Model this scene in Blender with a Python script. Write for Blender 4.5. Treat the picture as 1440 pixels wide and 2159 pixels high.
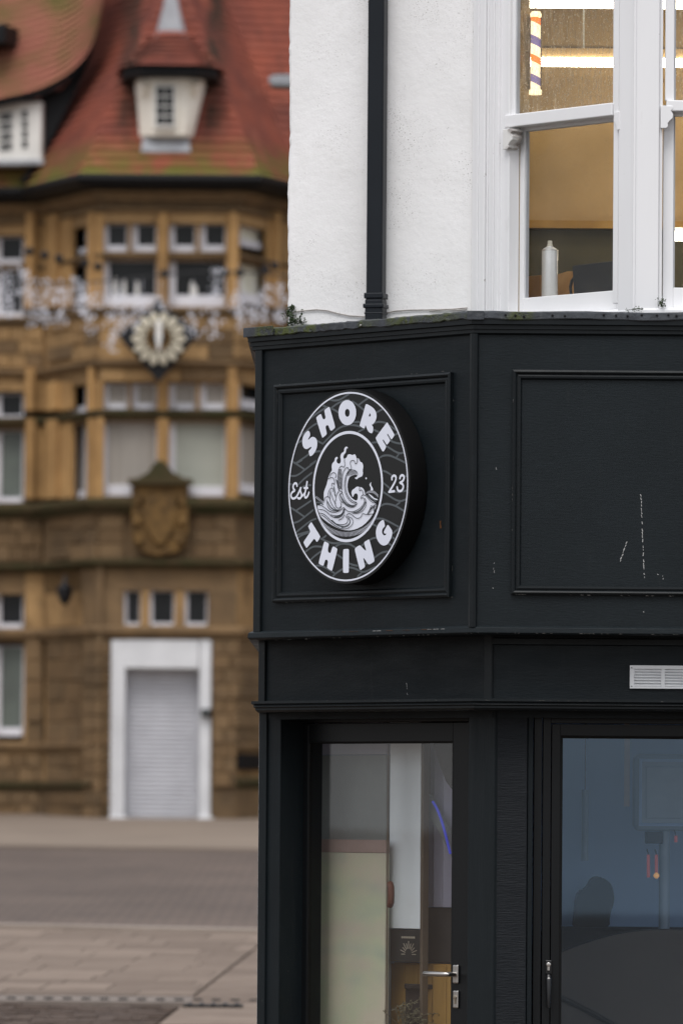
import bpy, math, random
from mathutils import Vector, Matrix
from mathutils.geometry import tessellate_polygon
random.seed(7)
R = math.radians
for o in list(bpy.data.objects): bpy.data.objects.remove(o)
scene = bpy.context.scene
COL = scene.collection

# ------------------------------------------------------------------ camera
FPX, W0, H0 = 14000.0, 1440.0, 2159.0          # focal length in photograph pixels
CAM = Vector((0, 0, 1.65)); PITCH = math.atan(630.5 / FPX); ROLL = 0.0075
M = Matrix.Rotation(math.pi / 2 + PITCH, 4, 'X') @ Matrix.Rotation(ROLL, 4, 'Z')
cd = bpy.data.cameras.new('camera'); cam = bpy.data.objects.new('camera', cd); COL.objects.link(cam)
cam.matrix_world = Matrix.Translation(CAM) @ M
cd.sensor_fit = 'VERTICAL'; cd.sensor_height = 36.0; cd.sensor_width = 24.0
cd.lens = FPX / H0 * 36.0
cd.clip_start = 0.5; cd.clip_end = 2000
cd.dof.use_dof = True; cd.dof.focus_distance = 25.45; cd.dof.aperture_fstop = cd.lens / 47.0; cd.dof.aperture_blades = 9
scene.camera = cam

# ------------------------------------------------------------------ sky, sun, exposure
SUN = Vector((-0.14, -0.58, 0.95)).normalized()
world = bpy.data.worlds.new('World'); scene.world = world; world.use_nodes = True
wn = world.node_tree.nodes; wl = world.node_tree.links
sky = wn.new('ShaderNodeTexSky'); sky.sky_type = 'NISHITA'; sky.sun_disc = False
sky.sun_elevation = math.asin(SUN.z); sky.sun_rotation = math.atan2(SUN.x, SUN.y)
sky.air_density = 1.0; sky.dust_density = 2.0; sky.ozone_density = 1.0
hs = wn.new('ShaderNodeHueSaturation'); hs.inputs['Saturation'].default_value = 0.38
cl = wn.new('ShaderNodeMix'); cl.data_type = 'RGBA'; cl.inputs[0].default_value = 0.65      # even grey cloud over the clear-sky model
wc = wn.new('ShaderNodeTexCoord'); wx = wn.new('ShaderNodeSeparateXYZ'); wl.new(wc.outputs['Generated'], wx.inputs[0])
wr = wn.new('ShaderNodeMapRange'); wl.new(wx.outputs[2], wr.inputs[0]); wr.inputs[3].default_value = 1.0; wr.inputs[4].default_value = 3.0   # overcast sky: zenith three times the horizon
wm = wn.new('ShaderNodeVectorMath'); wm.operation = 'SCALE'; wm.inputs[0].default_value = (2.56, 2.60, 2.71); wl.new(wr.outputs[0], wm.inputs['Scale']); wl.new(wm.outputs[0], cl.inputs[7])
wl.new(sky.outputs[0], hs.inputs['Color']); wl.new(hs.outputs[0], cl.inputs[6]); wl.new(cl.outputs[2], wn['Background'].inputs['Color'])
wn['Background'].inputs['Strength'].default_value = 0.15
sl = bpy.data.lights.new('sun', 'SUN'); so = bpy.data.objects.new('sun', sl); COL.objects.link(so)
sl.energy = 1.1; sl.angle = R(30); sl.color = (1.0, 0.975, 0.95)
so.rotation_euler = SUN.to_track_quat('Z', 'Y').to_euler(); so.location = (5, -10, 30)
scene.view_settings.view_transform = 'Standard'; scene.view_settings.look = 'None'
scene.view_settings.gamma = 1.0; scene.view_settings.use_curve_mapping = False
scene.view_settings.exposure = 0.58
scene.cycles.use_denoising = True
scene.cycles.max_bounces = 10; scene.cycles.transparent_max_bounces = 16
scene.cycles.caustics_reflective = False; scene.cycles.caustics_refractive = False

# ------------------------------------------------------------------ helpers
M3 = M.to_3x3()
def ray(px, py):
    return M3 @ Vector(((px - W0 / 2) / FPX, -(py - H0 / 2) / FPX, -1.0))
def at_y(px, py, Y):
    d = ray(px, py); return CAM + d * (Y / d.y)
def gz(Y): return max(0.0, 0.0211 * (Y - 25.0))
class Face:
    """A vertical plane: origin O, direction U (to the right), outward normal N."""
    def __init__(s, O, U):
        s.O = Vector((O[0], O[1], 0)); s.U = Vector((U[0], U[1], 0)).normalized()
        s.N = Vector((s.U.y, -s.U.x, 0))
    def uz(s, px, py, n=0.0):
        d = ray(px, py); t = (n + s.O.dot(s.N) - CAM.dot(s.N)) / d.dot(s.N)
        p = CAM + d * t
        return (p - s.O).dot(s.U), p.z
    def P(s, u, z, n=0.0):
        p = s.O + s.U * u + s.N * n; return Vector((p.x, p.y, z))
    def at(s, px, py, n=0.0):
        u, z = s.uz(px, py, n); return s.P(u, z, n)
ORG = {}
def put(o, label=None, cat=None, group=None, kind=None):
    if label: o['label'] = label
    if cat: o['category'] = cat
    if group: o['group'] = group
    if kind: o['kind'] = kind
    return o
def thing(name, label, cat, loc, group=None):
    o = bpy.data.objects.new(name, None); o.empty_display_size = 0.1
    o.location = loc; COL.objects.link(o); ORG[o.name] = Vector(loc)
    return put(o, label, cat, group)
class MB:
    def __init__(s): s.v = []; s.f = []; s.m = []; s.mi = 0
    def face(s, pts):
        k = len(s.v); s.v += [Vector(p) for p in pts]; s.f.append(list(range(k, k + len(pts)))); s.m.append(s.mi)
    def hexa(s, c):                                 # 8 corners: bottom 0-3 ccw, top 4-7
        k = len(s.v); s.v += [Vector(p) for p in c]
        for q in ((0, 3, 2, 1), (4, 5, 6, 7), (0, 1, 5, 4), (1, 2, 6, 5), (2, 3, 7, 6), (3, 0, 4, 7)):
            s.f.append([k + i for i in q]); s.m.append(s.mi)
        return s
    def box(s, F, u0, u1, z0, z1, n0, n1):
        if u0 > u1: u0, u1 = u1, u0
        if z0 > z1: z0, z1 = z1, z0
        if n0 > n1: n0, n1 = n1, n0
        return s.hexa([F.P(u0, z0, n1), F.P(u1, z0, n1), F.P(u1, z0, n0), F.P(u0, z0, n0),
                F.P(u0, z1, n1), F.P(u1, z1, n1), F.P(u1, z1, n0), F.P(u0, z1, n0)])
    def pbox(s, F, x0, x1, y0, y1, n0, n1):         # front face seen over this pixel rectangle
        ym, xm = (y0 + y1) / 2, (x0 + x1) / 2
        u0 = F.uz(x0, ym, n1)[0]; u1 = F.uz(x1, ym, n1)[0]
        z1 = F.uz(xm, y0, n1)[1]; z0 = F.uz(xm, y1, n1)[1]
        return s.box(F, u0, u1, z0, z1, n0, n1)
    def wbox(s, x0, x1, y0, y1, z0, z1):
        return s.hexa([(x0, y0, z0), (x1, y0, z0), (x1, y1, z0), (x0, y1, z0), (x0, y0, z1), (x1, y0, z1), (x1, y1, z1), (x0, y1, z1)])
    def prism(s, pts, off):                         # planar outline + thickness vector
        pts = [Vector(p) for p in pts]; off = Vector(off); n = len(pts); k = len(s.v)
        s.v += pts + [p + off for p in pts]
        for t in tessellate_polygon([pts]):
            s.f.append([k + i for i in t]); s.m.append(s.mi)
            s.f.append([k + n + i for i in reversed(t)]); s.m.append(s.mi)
        for i in range(n):
            j = (i + 1) % n; s.f.append([k + i, k + j, k + n + j, k + n + i]); s.m.append(s.mi)
        return s
    def tube(s, pts, r, seg=8, cap=True):
        pts = [Vector(p) for p in pts]; n = len(pts); rr = r if isinstance(r, (list, tuple)) else [r] * n
        k = len(s.v); ref = None
        for i, p in enumerate(pts):
            d = (pts[min(i + 1, n - 1)] - pts[max(i - 1, 0)]).normalized()
            if ref is None: ref = Vector((0, 0, 1)) if abs(d.z) < .9 else Vector((1, 0, 0))
            a = d.cross(ref).normalized(); b = d.cross(a); ref = a.cross(d)
            for j in range(seg):
                t = 2 * math.pi * j / seg; s.v.append(p + (a * math.cos(t) + b * math.sin(t)) * rr[i])
        for i in range(n - 1):
            for j in range(seg):
                j2 = (j + 1) % seg
                s.f.append([k + i * seg + j, k + i * seg + j2, k + (i + 1) * seg + j2, k + (i + 1) * seg + j]); s.m.append(s.mi)
        if cap:
            s.f.append([k + j for j in range(seg)][::-1]); s.m.append(s.mi)
            s.f.append([k + (n - 1) * seg + j for j in range(seg)]); s.m.append(s.mi)
        return s
    def lathe(s, c, prof, axis=Vector((0, 0, 1)), seg=24):
        c = Vector(c); axis = Vector(axis).normalized(); a = axis.orthogonal().normalized(); b = axis.cross(a); k = len(s.v)
        for r, h in prof:
            for j in range(seg):
                t = 2 * math.pi * j / seg; s.v.append(c + axis * h + (a * math.cos(t) + b * math.sin(t)) * r)
        for i in range(len(prof) - 1):
            for j in range(seg):
                j2 = (j + 1) % seg
                s.f.append([k + i * seg + j, k + i * seg + j2, k + (i + 1) * seg + j2, k + (i + 1) * seg + j]); s.m.append(s.mi)
        s.f.append([k + j for j in range(seg)][::-1]); s.m.append(s.mi)
        s.f.append([k + (len(prof) - 1) * seg + j for j in range(seg)]); s.m.append(s.mi)
        return s
    def sweep(s, path, prof, a=0, b=None, close=True):
        """mitred moulding: plan path (list of xy, outside on its right-hand normal), profile of (n, z)."""
        P = [Vector((p[0], p[1], 0)) for p in path]; b = len(P) - 1 if b is None else b
        nr = []
        for i in range(len(P) - 1):
            d = (P[i + 1] - P[i]).normalized(); nr.append(Vector((d.y, -d.x, 0)))
        k = len(s.v); m = len(prof)
        for i in range(a, b + 1):
            n1 = nr[max(i - 1, 0)]; n2 = nr[min(i, len(nr) - 1)]
            off = (n1 + n2) / (1 + n1.dot(n2))
            for (n, z) in prof: q = P[i] + off * n; s.v.append(Vector((q.x, q.y, z)))
        rng = range(m) if close else range(m - 1)
        for i in range(b - a):
            for j in rng:
                j2 = (j + 1) % m
                s.f.append([k + i * m + j, k + (i + 1) * m + j, k + (i + 1) * m + j2, k + i * m + j2]); s.m.append(s.mi)
        if close:
            s.f.append([k + j for j in range(m)]); s.m.append(s.mi); s.f.append([k + (b - a) * m + j for j in range(m)][::-1]); s.m.append(s.mi)
        return s
    def frame(s, F, u0, u1, z0, z1, prof):
        """picture-frame moulding in plane F: profile of (inset, n), mitred at the corners."""
        k = len(s.v); m = len(prof)
        for (cu, cz, du, dz) in ((u0, z0, 1, 1), (u1, z0, -1, 1), (u1, z1, -1, -1), (u0, z1, 1, -1)):
            for (i, n) in prof: s.v.append(F.P(cu + du * i, cz + dz * i, n))
        for q in range(4):
            q2 = (q + 1) % 4
            for j in range(m):
                j2 = (j + 1) % m; s.f.append([k + q * m + j, k + q2 * m + j, k + q2 * m + j2, k + q * m + j2]); s.m.append(s.mi)
        return s
    def build(s, name, mat, parent=None, bevel=0.0, smooth=False, loc=None, seg=2):
        o0 = ORG[parent.name] if parent is not None else (Vector(loc) if loc is not None else Vector((0, 0, 0)))
        me = bpy.data.meshes.new(name); me.from_pydata([tuple(p - o0) for p in s.v], [], s.f)
        mats = mat if isinstance(mat, (list, tuple)) else [mat]
        for mm in mats: me.materials.append(MAT[mm])
        if len(mats) > 1: me.polygons.foreach_set('material_index', s.m)
        import bmesh
        bm = bmesh.new(); bm.from_mesh(me); bmesh.ops.recalc_face_normals(bm, faces=bm.faces); bm.to_mesh(me); bm.free()
        if smooth:
            me.polygons.foreach_set('use_smooth', [True] * len(me.polygons))
            me.set_sharp_from_angle(angle=R(40))
        me.update()
        o = bpy.data.objects.new(name, me); COL.objects.link(o)
        if parent is not None: o.parent = parent
        else: o.location = o0
        ORG[o.name] = o0.copy()
        if bevel:
            b = o.modifiers.new('bevel', 'BEVEL'); b.width = bevel; b.segments = seg; b.limit_method = 'ANGLE'; b.angle_limit = R(40)
        return o

# ------------------------------------------------------------------ materials
MAT = {}
def srgb(r, g, b):
    return tuple(((c / 255) / 12.92 if c / 255 <= 0.04045 else ((c / 255 + .055) / 1.055) ** 2.4) for c in (r, g, b))
class NT:
    def __init__(s, name):
        s.m = bpy.data.materials.new(name); s.m.use_nodes = True; s.n = s.m.node_tree.nodes; s.l = s.m.node_tree.links
        s.b = s.n['Principled BSDF']; s.out = s.n['Material Output']; MAT[name] = s.m
        s.co = s.n.new('ShaderNodeTexCoord')
    def vec(s, stretch=(1, 1, 1), src='Object'):
        mp = s.n.new('ShaderNodeMapping'); mp.inputs['Scale'].default_value = stretch
        s.l.new(s.co.outputs[src], mp.inputs[0]); return mp.outputs[0]
    def noise(s, scale, detail=5, rough=.6, stretch=(1, 1, 1), dist=0.0):
        t = s.n.new('ShaderNodeTexNoise'); t.inputs['Scale'].default_value = scale; t.inputs['Detail'].default_value = detail
        t.inputs['Roughness'].default_value = rough; t.inputs['Distortion'].default_value = dist
        s.l.new(s.vec(stretch), t.inputs['Vector']); return t.outputs[0]
    def ramp(s, fac, p0, p1, lo=0.0, hi=1.0):
        t = s.n.new('ShaderNodeMapRange'); t.clamp = True
        t.inputs[1].default_value = p0; t.inputs[2].default_value = p1; t.inputs[3].default_value = lo; t.inputs[4].default_value = hi
        s.l.new(fac, t.inputs[0]); return t.outputs[0]
    def mix(s, fac, a, b, mode='MIX'):
        t = s.n.new('ShaderNodeMix'); t.data_type = 'RGBA'; t.blend_type = mode
        for i, x in ((0, fac), (6, a), (7, b)):
            if isinstance(x, (int, float)): t.inputs[i].default_value = x
            elif isinstance(x, tuple): t.inputs[i].default_value = (*x[:3], 1)
            else: s.l.new(x, t.inputs[i])
        return t.outputs[2]
    def math(s, op, a, b=0.0):
        t = s.n.new('ShaderNodeMath'); t.operation = op
        for i, x in ((0, a), (1, b)):
            if isinstance(x, (int, float)): t.inputs[i].default_value = x
            else: s.l.new(x, t.inputs[i])
        return t.outputs[0]
    def bump(s, h, strength=.3, dist=.01):
        t = s.n.new('ShaderNodeBump'); t.inputs['Strength'].default_value = strength; t.inputs['Distance'].default_value = dist
        s.l.new(h, t.inputs['Height']); s.l.new(t.outputs[0], s.b.inputs['Normal'])
    def rnd(s):
        t = s.n.new('ShaderNodeObjectInfo'); return t.outputs['Random']
    def col(s, c):
        if isinstance(c, tuple): s.b.inputs['Base Color'].default_value = (*c, 1)
        else: s.l.new(c, s.b.inputs['Base Color'])
    def set(s, rough=.6, spec=.5, metal=0.0):
        s.b.inputs['Roughness'].default_value = rough; s.b.inputs['Specular IOR Level'].default_value = spec; s.b.inputs['Metallic'].default_value = metal
def simple(name, c1, c2=None, scale=4, rough=.6, spec=.5, metal=0, bump=0, bscale=60, stretch=(1, 1, 1), rnd=0.0, p=(.35, .65)):
    t = NT(name); c2 = c2 or tuple(x * .8 for x in c1)
    c = t.mix(t.ramp(t.noise(scale, stretch=stretch), *p), c1, c2)
    if rnd: c = t.mix(1.0, c, t.mix(t.rnd(), (1 - rnd,) * 3, (1 + rnd,) * 3), 'MULTIPLY')
    t.col(c); t.set(rough, spec, metal)
    if bump: t.bump(t.noise(bscale, stretch=stretch), bump, .006)
    return t
def emis(name, c, strength):
    t = NT(name); t.col(tuple(x * .6 for x in c)); t.b.inputs['Emission Color'].default_value = (*c, 1); t.b.inputs['Emission Strength'].default_value = strength; t.set(.4)

# dark shopfront paint: brush grain, faint mottling, small chips
def paint(name, c, stretch, rough=.5, spec=.22, grain=.25):
    t = NT(name)
    a = t.mix(t.ramp(t.noise(1.3, 4), .3, .7), c, tuple(x * .72 for x in c))
    a = t.mix(t.ramp(t.noise(9, 6, .7, stretch), .55, .75, 0, .35), a, tuple(x * 1.7 + .002 for x in c))
    a = t.mix(t.ramp(t.noise(7, 5, .7, (5, 5, .35)), .58, .82, 0, .30), a, (.030, .031, .030))
    chip = t.ramp(t.noise(85, 2, .5), .80, .82)
    a = t.mix(t.math('MULTIPLY', chip, .6), a, (.20, .19, .17))
    t.col(a); t.set(rough, spec)
    t.l.new(t.ramp(t.noise(3.0, 5, .6, stretch), .3, .7, rough - .08, rough + .12), t.b.inputs['Roughness'])
    t.bump(t.math('ADD', t.noise(26, 7, .7, stretch), t.math('MULTIPLY', t.noise(5, 3), .8)), grain, .004)
paint('paint_shaded', (.0066, .0100, .0122), (1, 1, 5), .5, .17)  # same paint, darker for chamfer and side: their shade is in the colour
paint('paint_lit', (.0102, .0145, .0172), (1, 1, 6), .5, .17, .32)  # same paint, lighter copy for the better lit front
paint('paint_trim', (.0060, .0088, .0106), (1, 1, 1), .45, .22, .15)
paint('paint_upright', (.0068, .0104, .0126), (5, 5, .6), .5, .18, .3)
paint('paint_grainy', (.0085, .0108, .0138), (1, 1, 9), .55, .2, .9)
simple('alu_frame', (.0055, .0064, .0073), (.0045, .0052, .006), 2, .38, .22)
simple('alu_gasket', (.003, .003, .003), None, 3, .6, .2)
simple('black_plastic', (.006, .006, .007), None, 5, .35, .4)
simple('pipe_paint', (.0085, .0115, .016), (.0065, .009, .0125), 3, .42, .22, bump=.06, bscale=30)

# white render with specks of dirt
t = NT('white_render')
a = t.mix(t.ramp(t.noise(2.2, 6, .62), .35, .7), (.82, .815, .815), (.74, .735, .73))
a = t.mix(t.ramp(t.noise(6, 6, .7, (1, 1, .35)), .58, .80, 0, .26), a, (.54, .515, .48))
clus = t.ramp(t.noise(5.0, 3), .45, .65)
a = t.mix(t.math('MULTIPLY', t.math('MULTIPLY', t.ramp(t.noise(210, 2, .5), .62, .69), clus), .8), a, (.22, .20, .18))
a = t.mix(t.math('MULTIPLY', t.ramp(t.noise(60, 2, .5), .78, .80), .8), a, (.12, .11, .10))
a = t.mix(t.ramp(t.noise(14, 4, .6, (1, 1, .18)), .74, .80, 0, .35), a, (.50, .40, .30))
t.col(a); t.set(.75, .3); t.bump(t.math('ADD', t.noise(45, 7, .7), t.math('MULTIPLY', t.noise(8, 4), 2.0)), .30, .006)
# white gloss joinery
t = NT('white_wood')
a = t.mix(t.ramp(t.noise(1.6, 5, .6, (1, 1, .3)), .35, .7), (.80, .80, .81), (.73, .73, .74))
a = t.mix(t.ramp(t.noise(10, 5, .7, (3, 3, .4)), .66, .80, 0, .35), a, (.50, .48, .45))
a = t.mix(t.math('MULTIPLY', t.ramp(t.noise(70, 2, .5, (1, 1, .5)), .75, .78), .75), a, (.18, .15, .12))
t.col(a); t.set(.42, .4); t.bump(t.noise(14, 5, .6, (4, 4, .4)), .12, .003)
# dirty corbel
simple('white_wood_dirty', (.72, .71, .69), (.30, .27, .25), 14, .6, .3, p=(.45, .62))
# lead flashing with moss
t = NT('lead_moss')
a = t.mix(t.ramp(t.noise(5, 6, .7), .35, .7), (.050, .056, .066), (.024, .026, .030))
a = t.mix(t.ramp(t.noise(22, 5, .7), .58, .70, 0, .5), a, (.11, .115, .12))
moss = t.math('MULTIPLY', t.ramp(t.noise(3.2, 3), .50, .60), t.ramp(t.noise(30, 5, .7), .38, .55))
sx = t.n.new('ShaderNodeSeparateXYZ'); t.l.new(t.co.outputs['Object'], sx.inputs[0])
moss = t.math('MULTIPLY', moss, t.ramp(sx.outputs[0], .52, .42))
a = t.mix(moss, a, (.050, .062, .010))
t.col(a); t.set(.6, .35); t.bump(t.math('ADD', t.noise(28, 6, .65), t.math('MULTIPLY', moss, .8)), .55, .012)
simple('steel', (.55, .53, .50), (.45, .43, .41), 6, .28, .5, 1.0)
simple('brass_dull', (.45, .40, .33), None, 6, .3, .5, 1.0)
simple('nail_dark', (.01, .01, .012), None, 5, .6, .2)
simple('vent_white', (.78, .79, .80), (.70, .71, .72), 6, .4, .4)
simple('paint_chip', (.45, .45, .44), (.25, .25, .25), 60, .8, .2)
simple('rust', (.10, .045, .02), (.05, .022, .010), 30, .9, .1)
simple('cable_sheath', (.42, .39, .37), (.25, .23, .21), 20, .6, .3)
simple('leaf', (.030, .055, .012), (.014, .026, .006), 30, .5, .4, rnd=.3)
# glass: thin architectural pane
def glass(name, refl, tint=(1, 1, 1), dirt=0.0, drip=False, coat=(1, 1, 1)):
    t = NT(name); t.n.remove(t.b)
    tr = t.n.new('ShaderNodeBsdfTransparent'); tr.inputs[0].default_value = (*tint, 1)
    gl = t.n.new('ShaderNodeBsdfGlossy'); gl.inputs['Roughness'].default_value = .012; gl.inputs['Color'].default_value = (*coat, 1)
    lw = t.n.new('ShaderNodeLayerWeight'); lw.inputs['Blend'].default_value = .5
    f = t.math('ADD', t.math('MULTIPLY', t.math('POWER', lw.outputs['Facing'], 5.0), .9), refl)
    mx = t.n.new('ShaderNodeMixShader'); t.l.new(f, mx.inputs[0]); t.l.new(tr.outputs[0], mx.inputs[1]); t.l.new(gl.outputs[0], mx.inputs[2])
    last = mx
    if dirt:
        df = t.n.new('ShaderNodeBsdfTranslucent'); df.inputs[0].default_value = (.95, .86, .70, 1)
        d2 = t.n.new('ShaderNodeBsdfDiffuse'); d2.inputs[0].default_value = (.62, .56, .46, 1)
        md = t.n.new('ShaderNodeMixShader'); md.inputs[0].default_value = .25; t.l.new(df.outputs[0], md.inputs[1]); t.l.new(d2.outputs[0], md.inputs[2])
        if drip:
            m = t.math('MAXIMUM', t.ramp(t.noise(95, 5, .8, (1, 1, .09)), .52, .70, 0, .75), t.ramp(t.noise(150, 3, .6, (1, 1, .6)), .60, .68))
        else:
            m = t.math('MAXIMUM', t.ramp(t.noise(110, 4, .8), .54, .72, 0, 1), t.ramp(t.noise(5, 5, .65), .50, .78, 0, .35))
        mm = t.n.new('ShaderNodeMixShader'); t.l.new(t.math('MULTIPLY', m, dirt), mm.inputs[0])
        t.l.new(last.outputs[0], mm.inputs[1]); t.l.new(md.outputs[0], mm.inputs[2]); last = mm
    t.l.new(last.outputs[0], t.out.inputs['Surface'])
glass('glass_shop', .050); glass('glass_coated', .062, coat=(.56, .77, 1.0)); glass('glass_wet', .02, (1, 1, 1), .9, True); glass('glass_misted', .006, (1, 1, 1), .10)
# sign
simple('sign_black', (.0028, .0028, .003), None, 3, .35, .35)
simple('sign_edge', (.0022, .0022, .0024), None, 3, .5, .2)
simple('sign_white', (.72, .745, .83), (.68, .705, .80), 3, .45, .35)
simple('sign_grey', (.090, .102, .112), (.080, .092, .100), 6, .45, .3)
simple('sign_line', (.012, .014, .020), None, 6, .45, .3)
# rooms
simple('room_wall_tan', (.43, .315, .175), (.31, .225, .118), 1.5, .8, .2)
simple('room_ceiling', (.66, .60, .50), None, 2, .8, .2)
simple('room_floor', (.10, .07, .045), None, 3, .6, .3)
simple('room_dark_board', (.070, .066, .042), (.048, .046, .030), 5, .7, .2)
simple('shop_wall_blue', (.30, .46, .74), (.26, .40, .66), 1.2, .7, .2)
simple('shop_wall_grey', (.50, .52, .58), (.42, .44, .50), 1.2, .8, .2)
simple('shop_ceiling', (.70, .72, .76), None, 1.2, .8, .2)
simple('shop_floor', (.30, .27, .24), None, 2, .5, .3)
t = NT('reflection_print')
a = t.mix(t.ramp(t.noise(2.6, 3), .42, .58), (.45, .48, .33), (.51, .47, .36))
a = t.mix(t.ramp(t.noise(3.1, 1.5, .5, (1, 1, 2.5)), .48, .74, 0, .45), a, (.46, .33, .34))
a = t.mix(t.ramp(t.noise(4.7, 1.5, .5, (1, 1, 2)), .50, .76, 0, .45), a, (.25, .34, .31)); t.col(a); t.set(.6, .3)
simple('reflection_top', (.34, .25, .22), None, 4, .6, .3)
simple('panel_grey', (.26, .28, .27), (.20, .215, .205), 2, .6, .3)
simple('board_white', (.80, .86, .88), (.74, .80, .82), 2, .5, .3)
simple('wood_warm', (.38, .23, .06), (.28, .16, .04), 2, .55, .3, stretch=(4, 4, .5))
simple('wood_post', (.10, .075, .05), None, 5, .5, .3)
simple('handle_brown', (.10, .030, .014), None, 5, .45, .4)
simple('print_dark', (.020, .020, .019), None, 4, .5, .3)
simple('print_cream', (.42, .38, .30), None, 4, .5, .3)
simple('curtain_grey', (.42, .42, .50), (.34, .34, .42), 2, .8, .2)
simple('dark_cloth', (.016, .012, .010), (.026, .020, .017), 9, .8, .2)
simple('seat_brown', (.055, .052, .048), (.045, .042, .040), 2, .6, .3)
simple('machine_blue', (.24, .34, .46), None, 3, .4, .4)
simple('can_silver', (.62, .63, .62), (.56, .57, .56), 4, .35, .5, .3)
simple('can_cap', (.65, .62, .52), None, 4, .4, .4)
simple('bag_black', (.009, .0095, .010), (.006, .0065, .007), 6, .6, .3)
simple('card_brown', (.45, .27, .11), (.32, .17, .06), 6, .8, .2)
emis('tube_light', (1.0, .86, .63), 13.5)
emis('pole_cream', (1.0, .78, .46), 1.0); emis('pole_red', (1.0, .19, .02), .85); emis('pole_blue', (.20, .15, .30), .55)
emis('neon_blue', (.05, .07, .65), .2); emis('tail_red', (.40, .09, .10), .14); emis('tail_amber', (.8, .42, .14), .25)
emis('fairy_bulb', (.82, .82, .89), .16)
# old town building
t = NT('sandstone')
a = t.mix(t.ramp(t.noise(1.1, 6, .65), .35, .68), (.37, .232, .108), (.215, .133, .065))
a = t.mix(t.ramp(t.noise(3.5, 5, .7, (1, 1, .6)), .52, .75, 0, .75), a, (.060, .040, .024))
a = t.mix(t.ramp(t.noise(7, 4, .6), .6, .75, 0, .6), a, (.46, .31, .16))
a = t.mix(1.0, a, t.mix(t.rnd(), (.86, .86, .87), (1.12, 1.11, 1.08)), 'MULTIPLY')
t.col(a); t.set(.9, .15); t.bump(t.noise(20, 6, .7), .5, .02)
t = NT('sandstone_dark_shade')  # darker stone; street shade on the lower floors is in its colour
a = t.mix(t.ramp(t.noise(1.7, 6, .65), .35, .68), (.190, .124, .066), (.112, .076, .045))
a = t.mix(t.ramp(t.noise(6, 5, .7), .55, .75, 0, .6), a, (.035, .030, .020))
a = t.mix(1.0, a, t.mix(t.rnd(), (.80, .80, .80), (1.2, 1.18, 1.15)), 'MULTIPLY')
t.col(a); t.set(.9, .15); t.bump(t.noise(20, 6, .7), .5, .02)
simple('stone_mossy', (.070, .050, .027), (.046, .043, .020), 3, .95, .1)
simple('stone_carved', (.17, .100, .038), (.085, .052, .024), 6, .9, .1, bump=.6, bscale=18)
t = NT('roof_tile')
a = t.mix(t.ramp(t.noise(1.2, 6, .65), .35, .65), (.30, .084, .052), (.175, .056, .042))
a = t.mix(t.ramp(t.noise(9, 4, .7, (1, 1, .5)), .52, .74, 0, .7), a, (.11, .042, .033))
a = t.mix(t.ramp(t.noise(.8, 4, .6), .56, .70, 0, .75), a, (.075, .033, .026))
a = t.mix(t.ramp(t.noise(2.6, 4, .6), .55, .7, 0, .6), a, (.36, .125, .082))
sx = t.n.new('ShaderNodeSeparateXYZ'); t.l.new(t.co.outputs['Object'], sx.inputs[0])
moss = t.math('MULTIPLY', t.ramp(t.noise(2.4, 5, .65), .34, .54), t.ramp(sx.outputs[2], 9.80, 9.22))
a = t.mix(moss, a, (.15, .14, .030))
# darker tiles either side of the dormer, broken up by noise
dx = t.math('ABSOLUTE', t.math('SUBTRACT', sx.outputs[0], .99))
flank = t.math('MULTIPLY', t.math('MULTIPLY', t.ramp(dx, .44, .54), t.ramp(dx, .86, .66)), t.math('MULTIPLY', t.ramp(sx.outputs[2], 9.55, 9.9), t.ramp(t.noise(3.0, 5, .7), .30, .62)))
a = t.mix(flank, a, (.050, .034, .024))
t.col(a); t.set(.85, .2); t.bump(t.noise(16, 4), .4, .02)
simple('tile_mossy', (.30, .115, .080), (.13, .105, .035), 1.1, .9, .15, p=(.40, .66))
simple('gutter_black', (.006, .006, .007), None, 3, .6, .2)
simple('bg_white', (.74, .72, .68), (.64, .62, .58), 2.5, .55, .3)
simple('bg_white_cool', (.72, .71, .75), (.63, .62, .66), 2.5, .55, .3)
simple('dormer_cream', (.84, .79, .70), (.76, .70, .60), 2.5, .6, .3)
simple('lead_pale', (.42, .43, .45), (.30, .31, .33), 2.5, .6, .3)
simple('bg_glass', (.016, .017, .019), (.010, .011, .012), 1.5, .12, .2)
simple('bg_blind', (.36, .325, .285), (.30, .27, .235), 1.2, .5, .4, stretch=(6, 6, .4))
simple('bg_blind_green', (.38, .385, .33), (.32, .33, .28), 1.2, .5, .4)
simple('bg_blind_cream', (.74, .73, .62), (.66, .65, .54), 1.5, .5, .4)
simple('shutter_white', (.53, .53, .56), (.47, .47, .50), 3, .45, .4)
simple('render_white', (.64, .64, .65), (.55, .55, .56), 2, .8, .2)
simple('petal_cream', (.58, .53, .42), (.44, .39, .29), 5, .6, .3)
simple('iron_black', (.010, .010, .012), None, 4, .5, .3)
# ground
t = NT('setts_road')
a = t.mix(t.ramp(t.noise(.35, 6, .7), .38, .62), (.128, .095, .077), (.088, .065, .053))
a = t.mix(t.ramp(t.noise(9, 4, .7), .4, .7, 0, .5), a, (.060, .047, .041))
bk = t.n.new('ShaderNodeTexBrick'); bk.inputs['Scale'].default_value = 2.2; bk.inputs['Mortar Size'].default_value = .03; bk.inputs['Color1'].default_value = (1.15, 1.12, 1.08, 1); bk.inputs['Color2'].default_value = (.86, .86, .87, 1); bk.inputs['Mortar'].default_value = (.6, .6, .6, 1)
t.l.new(t.vec(), bk.inputs['Vector']); a = t.mix(1.0, a, bk.outputs[0], 'MULTIPLY'); t.col(a); t.set(.8, .25); t.bump(t.noise(12, 4), .5, .02)
simple('pavement_far', (.200, .158, .124), (.165, .130, .102), .6, .85, .2, bump=.2, bscale=8)
simple('paving_bed', (.135, .105, .084), (.098, .076, .062), 2, .9, .15, bump=.3, bscale=20)
t = NT('flag_stone')
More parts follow.
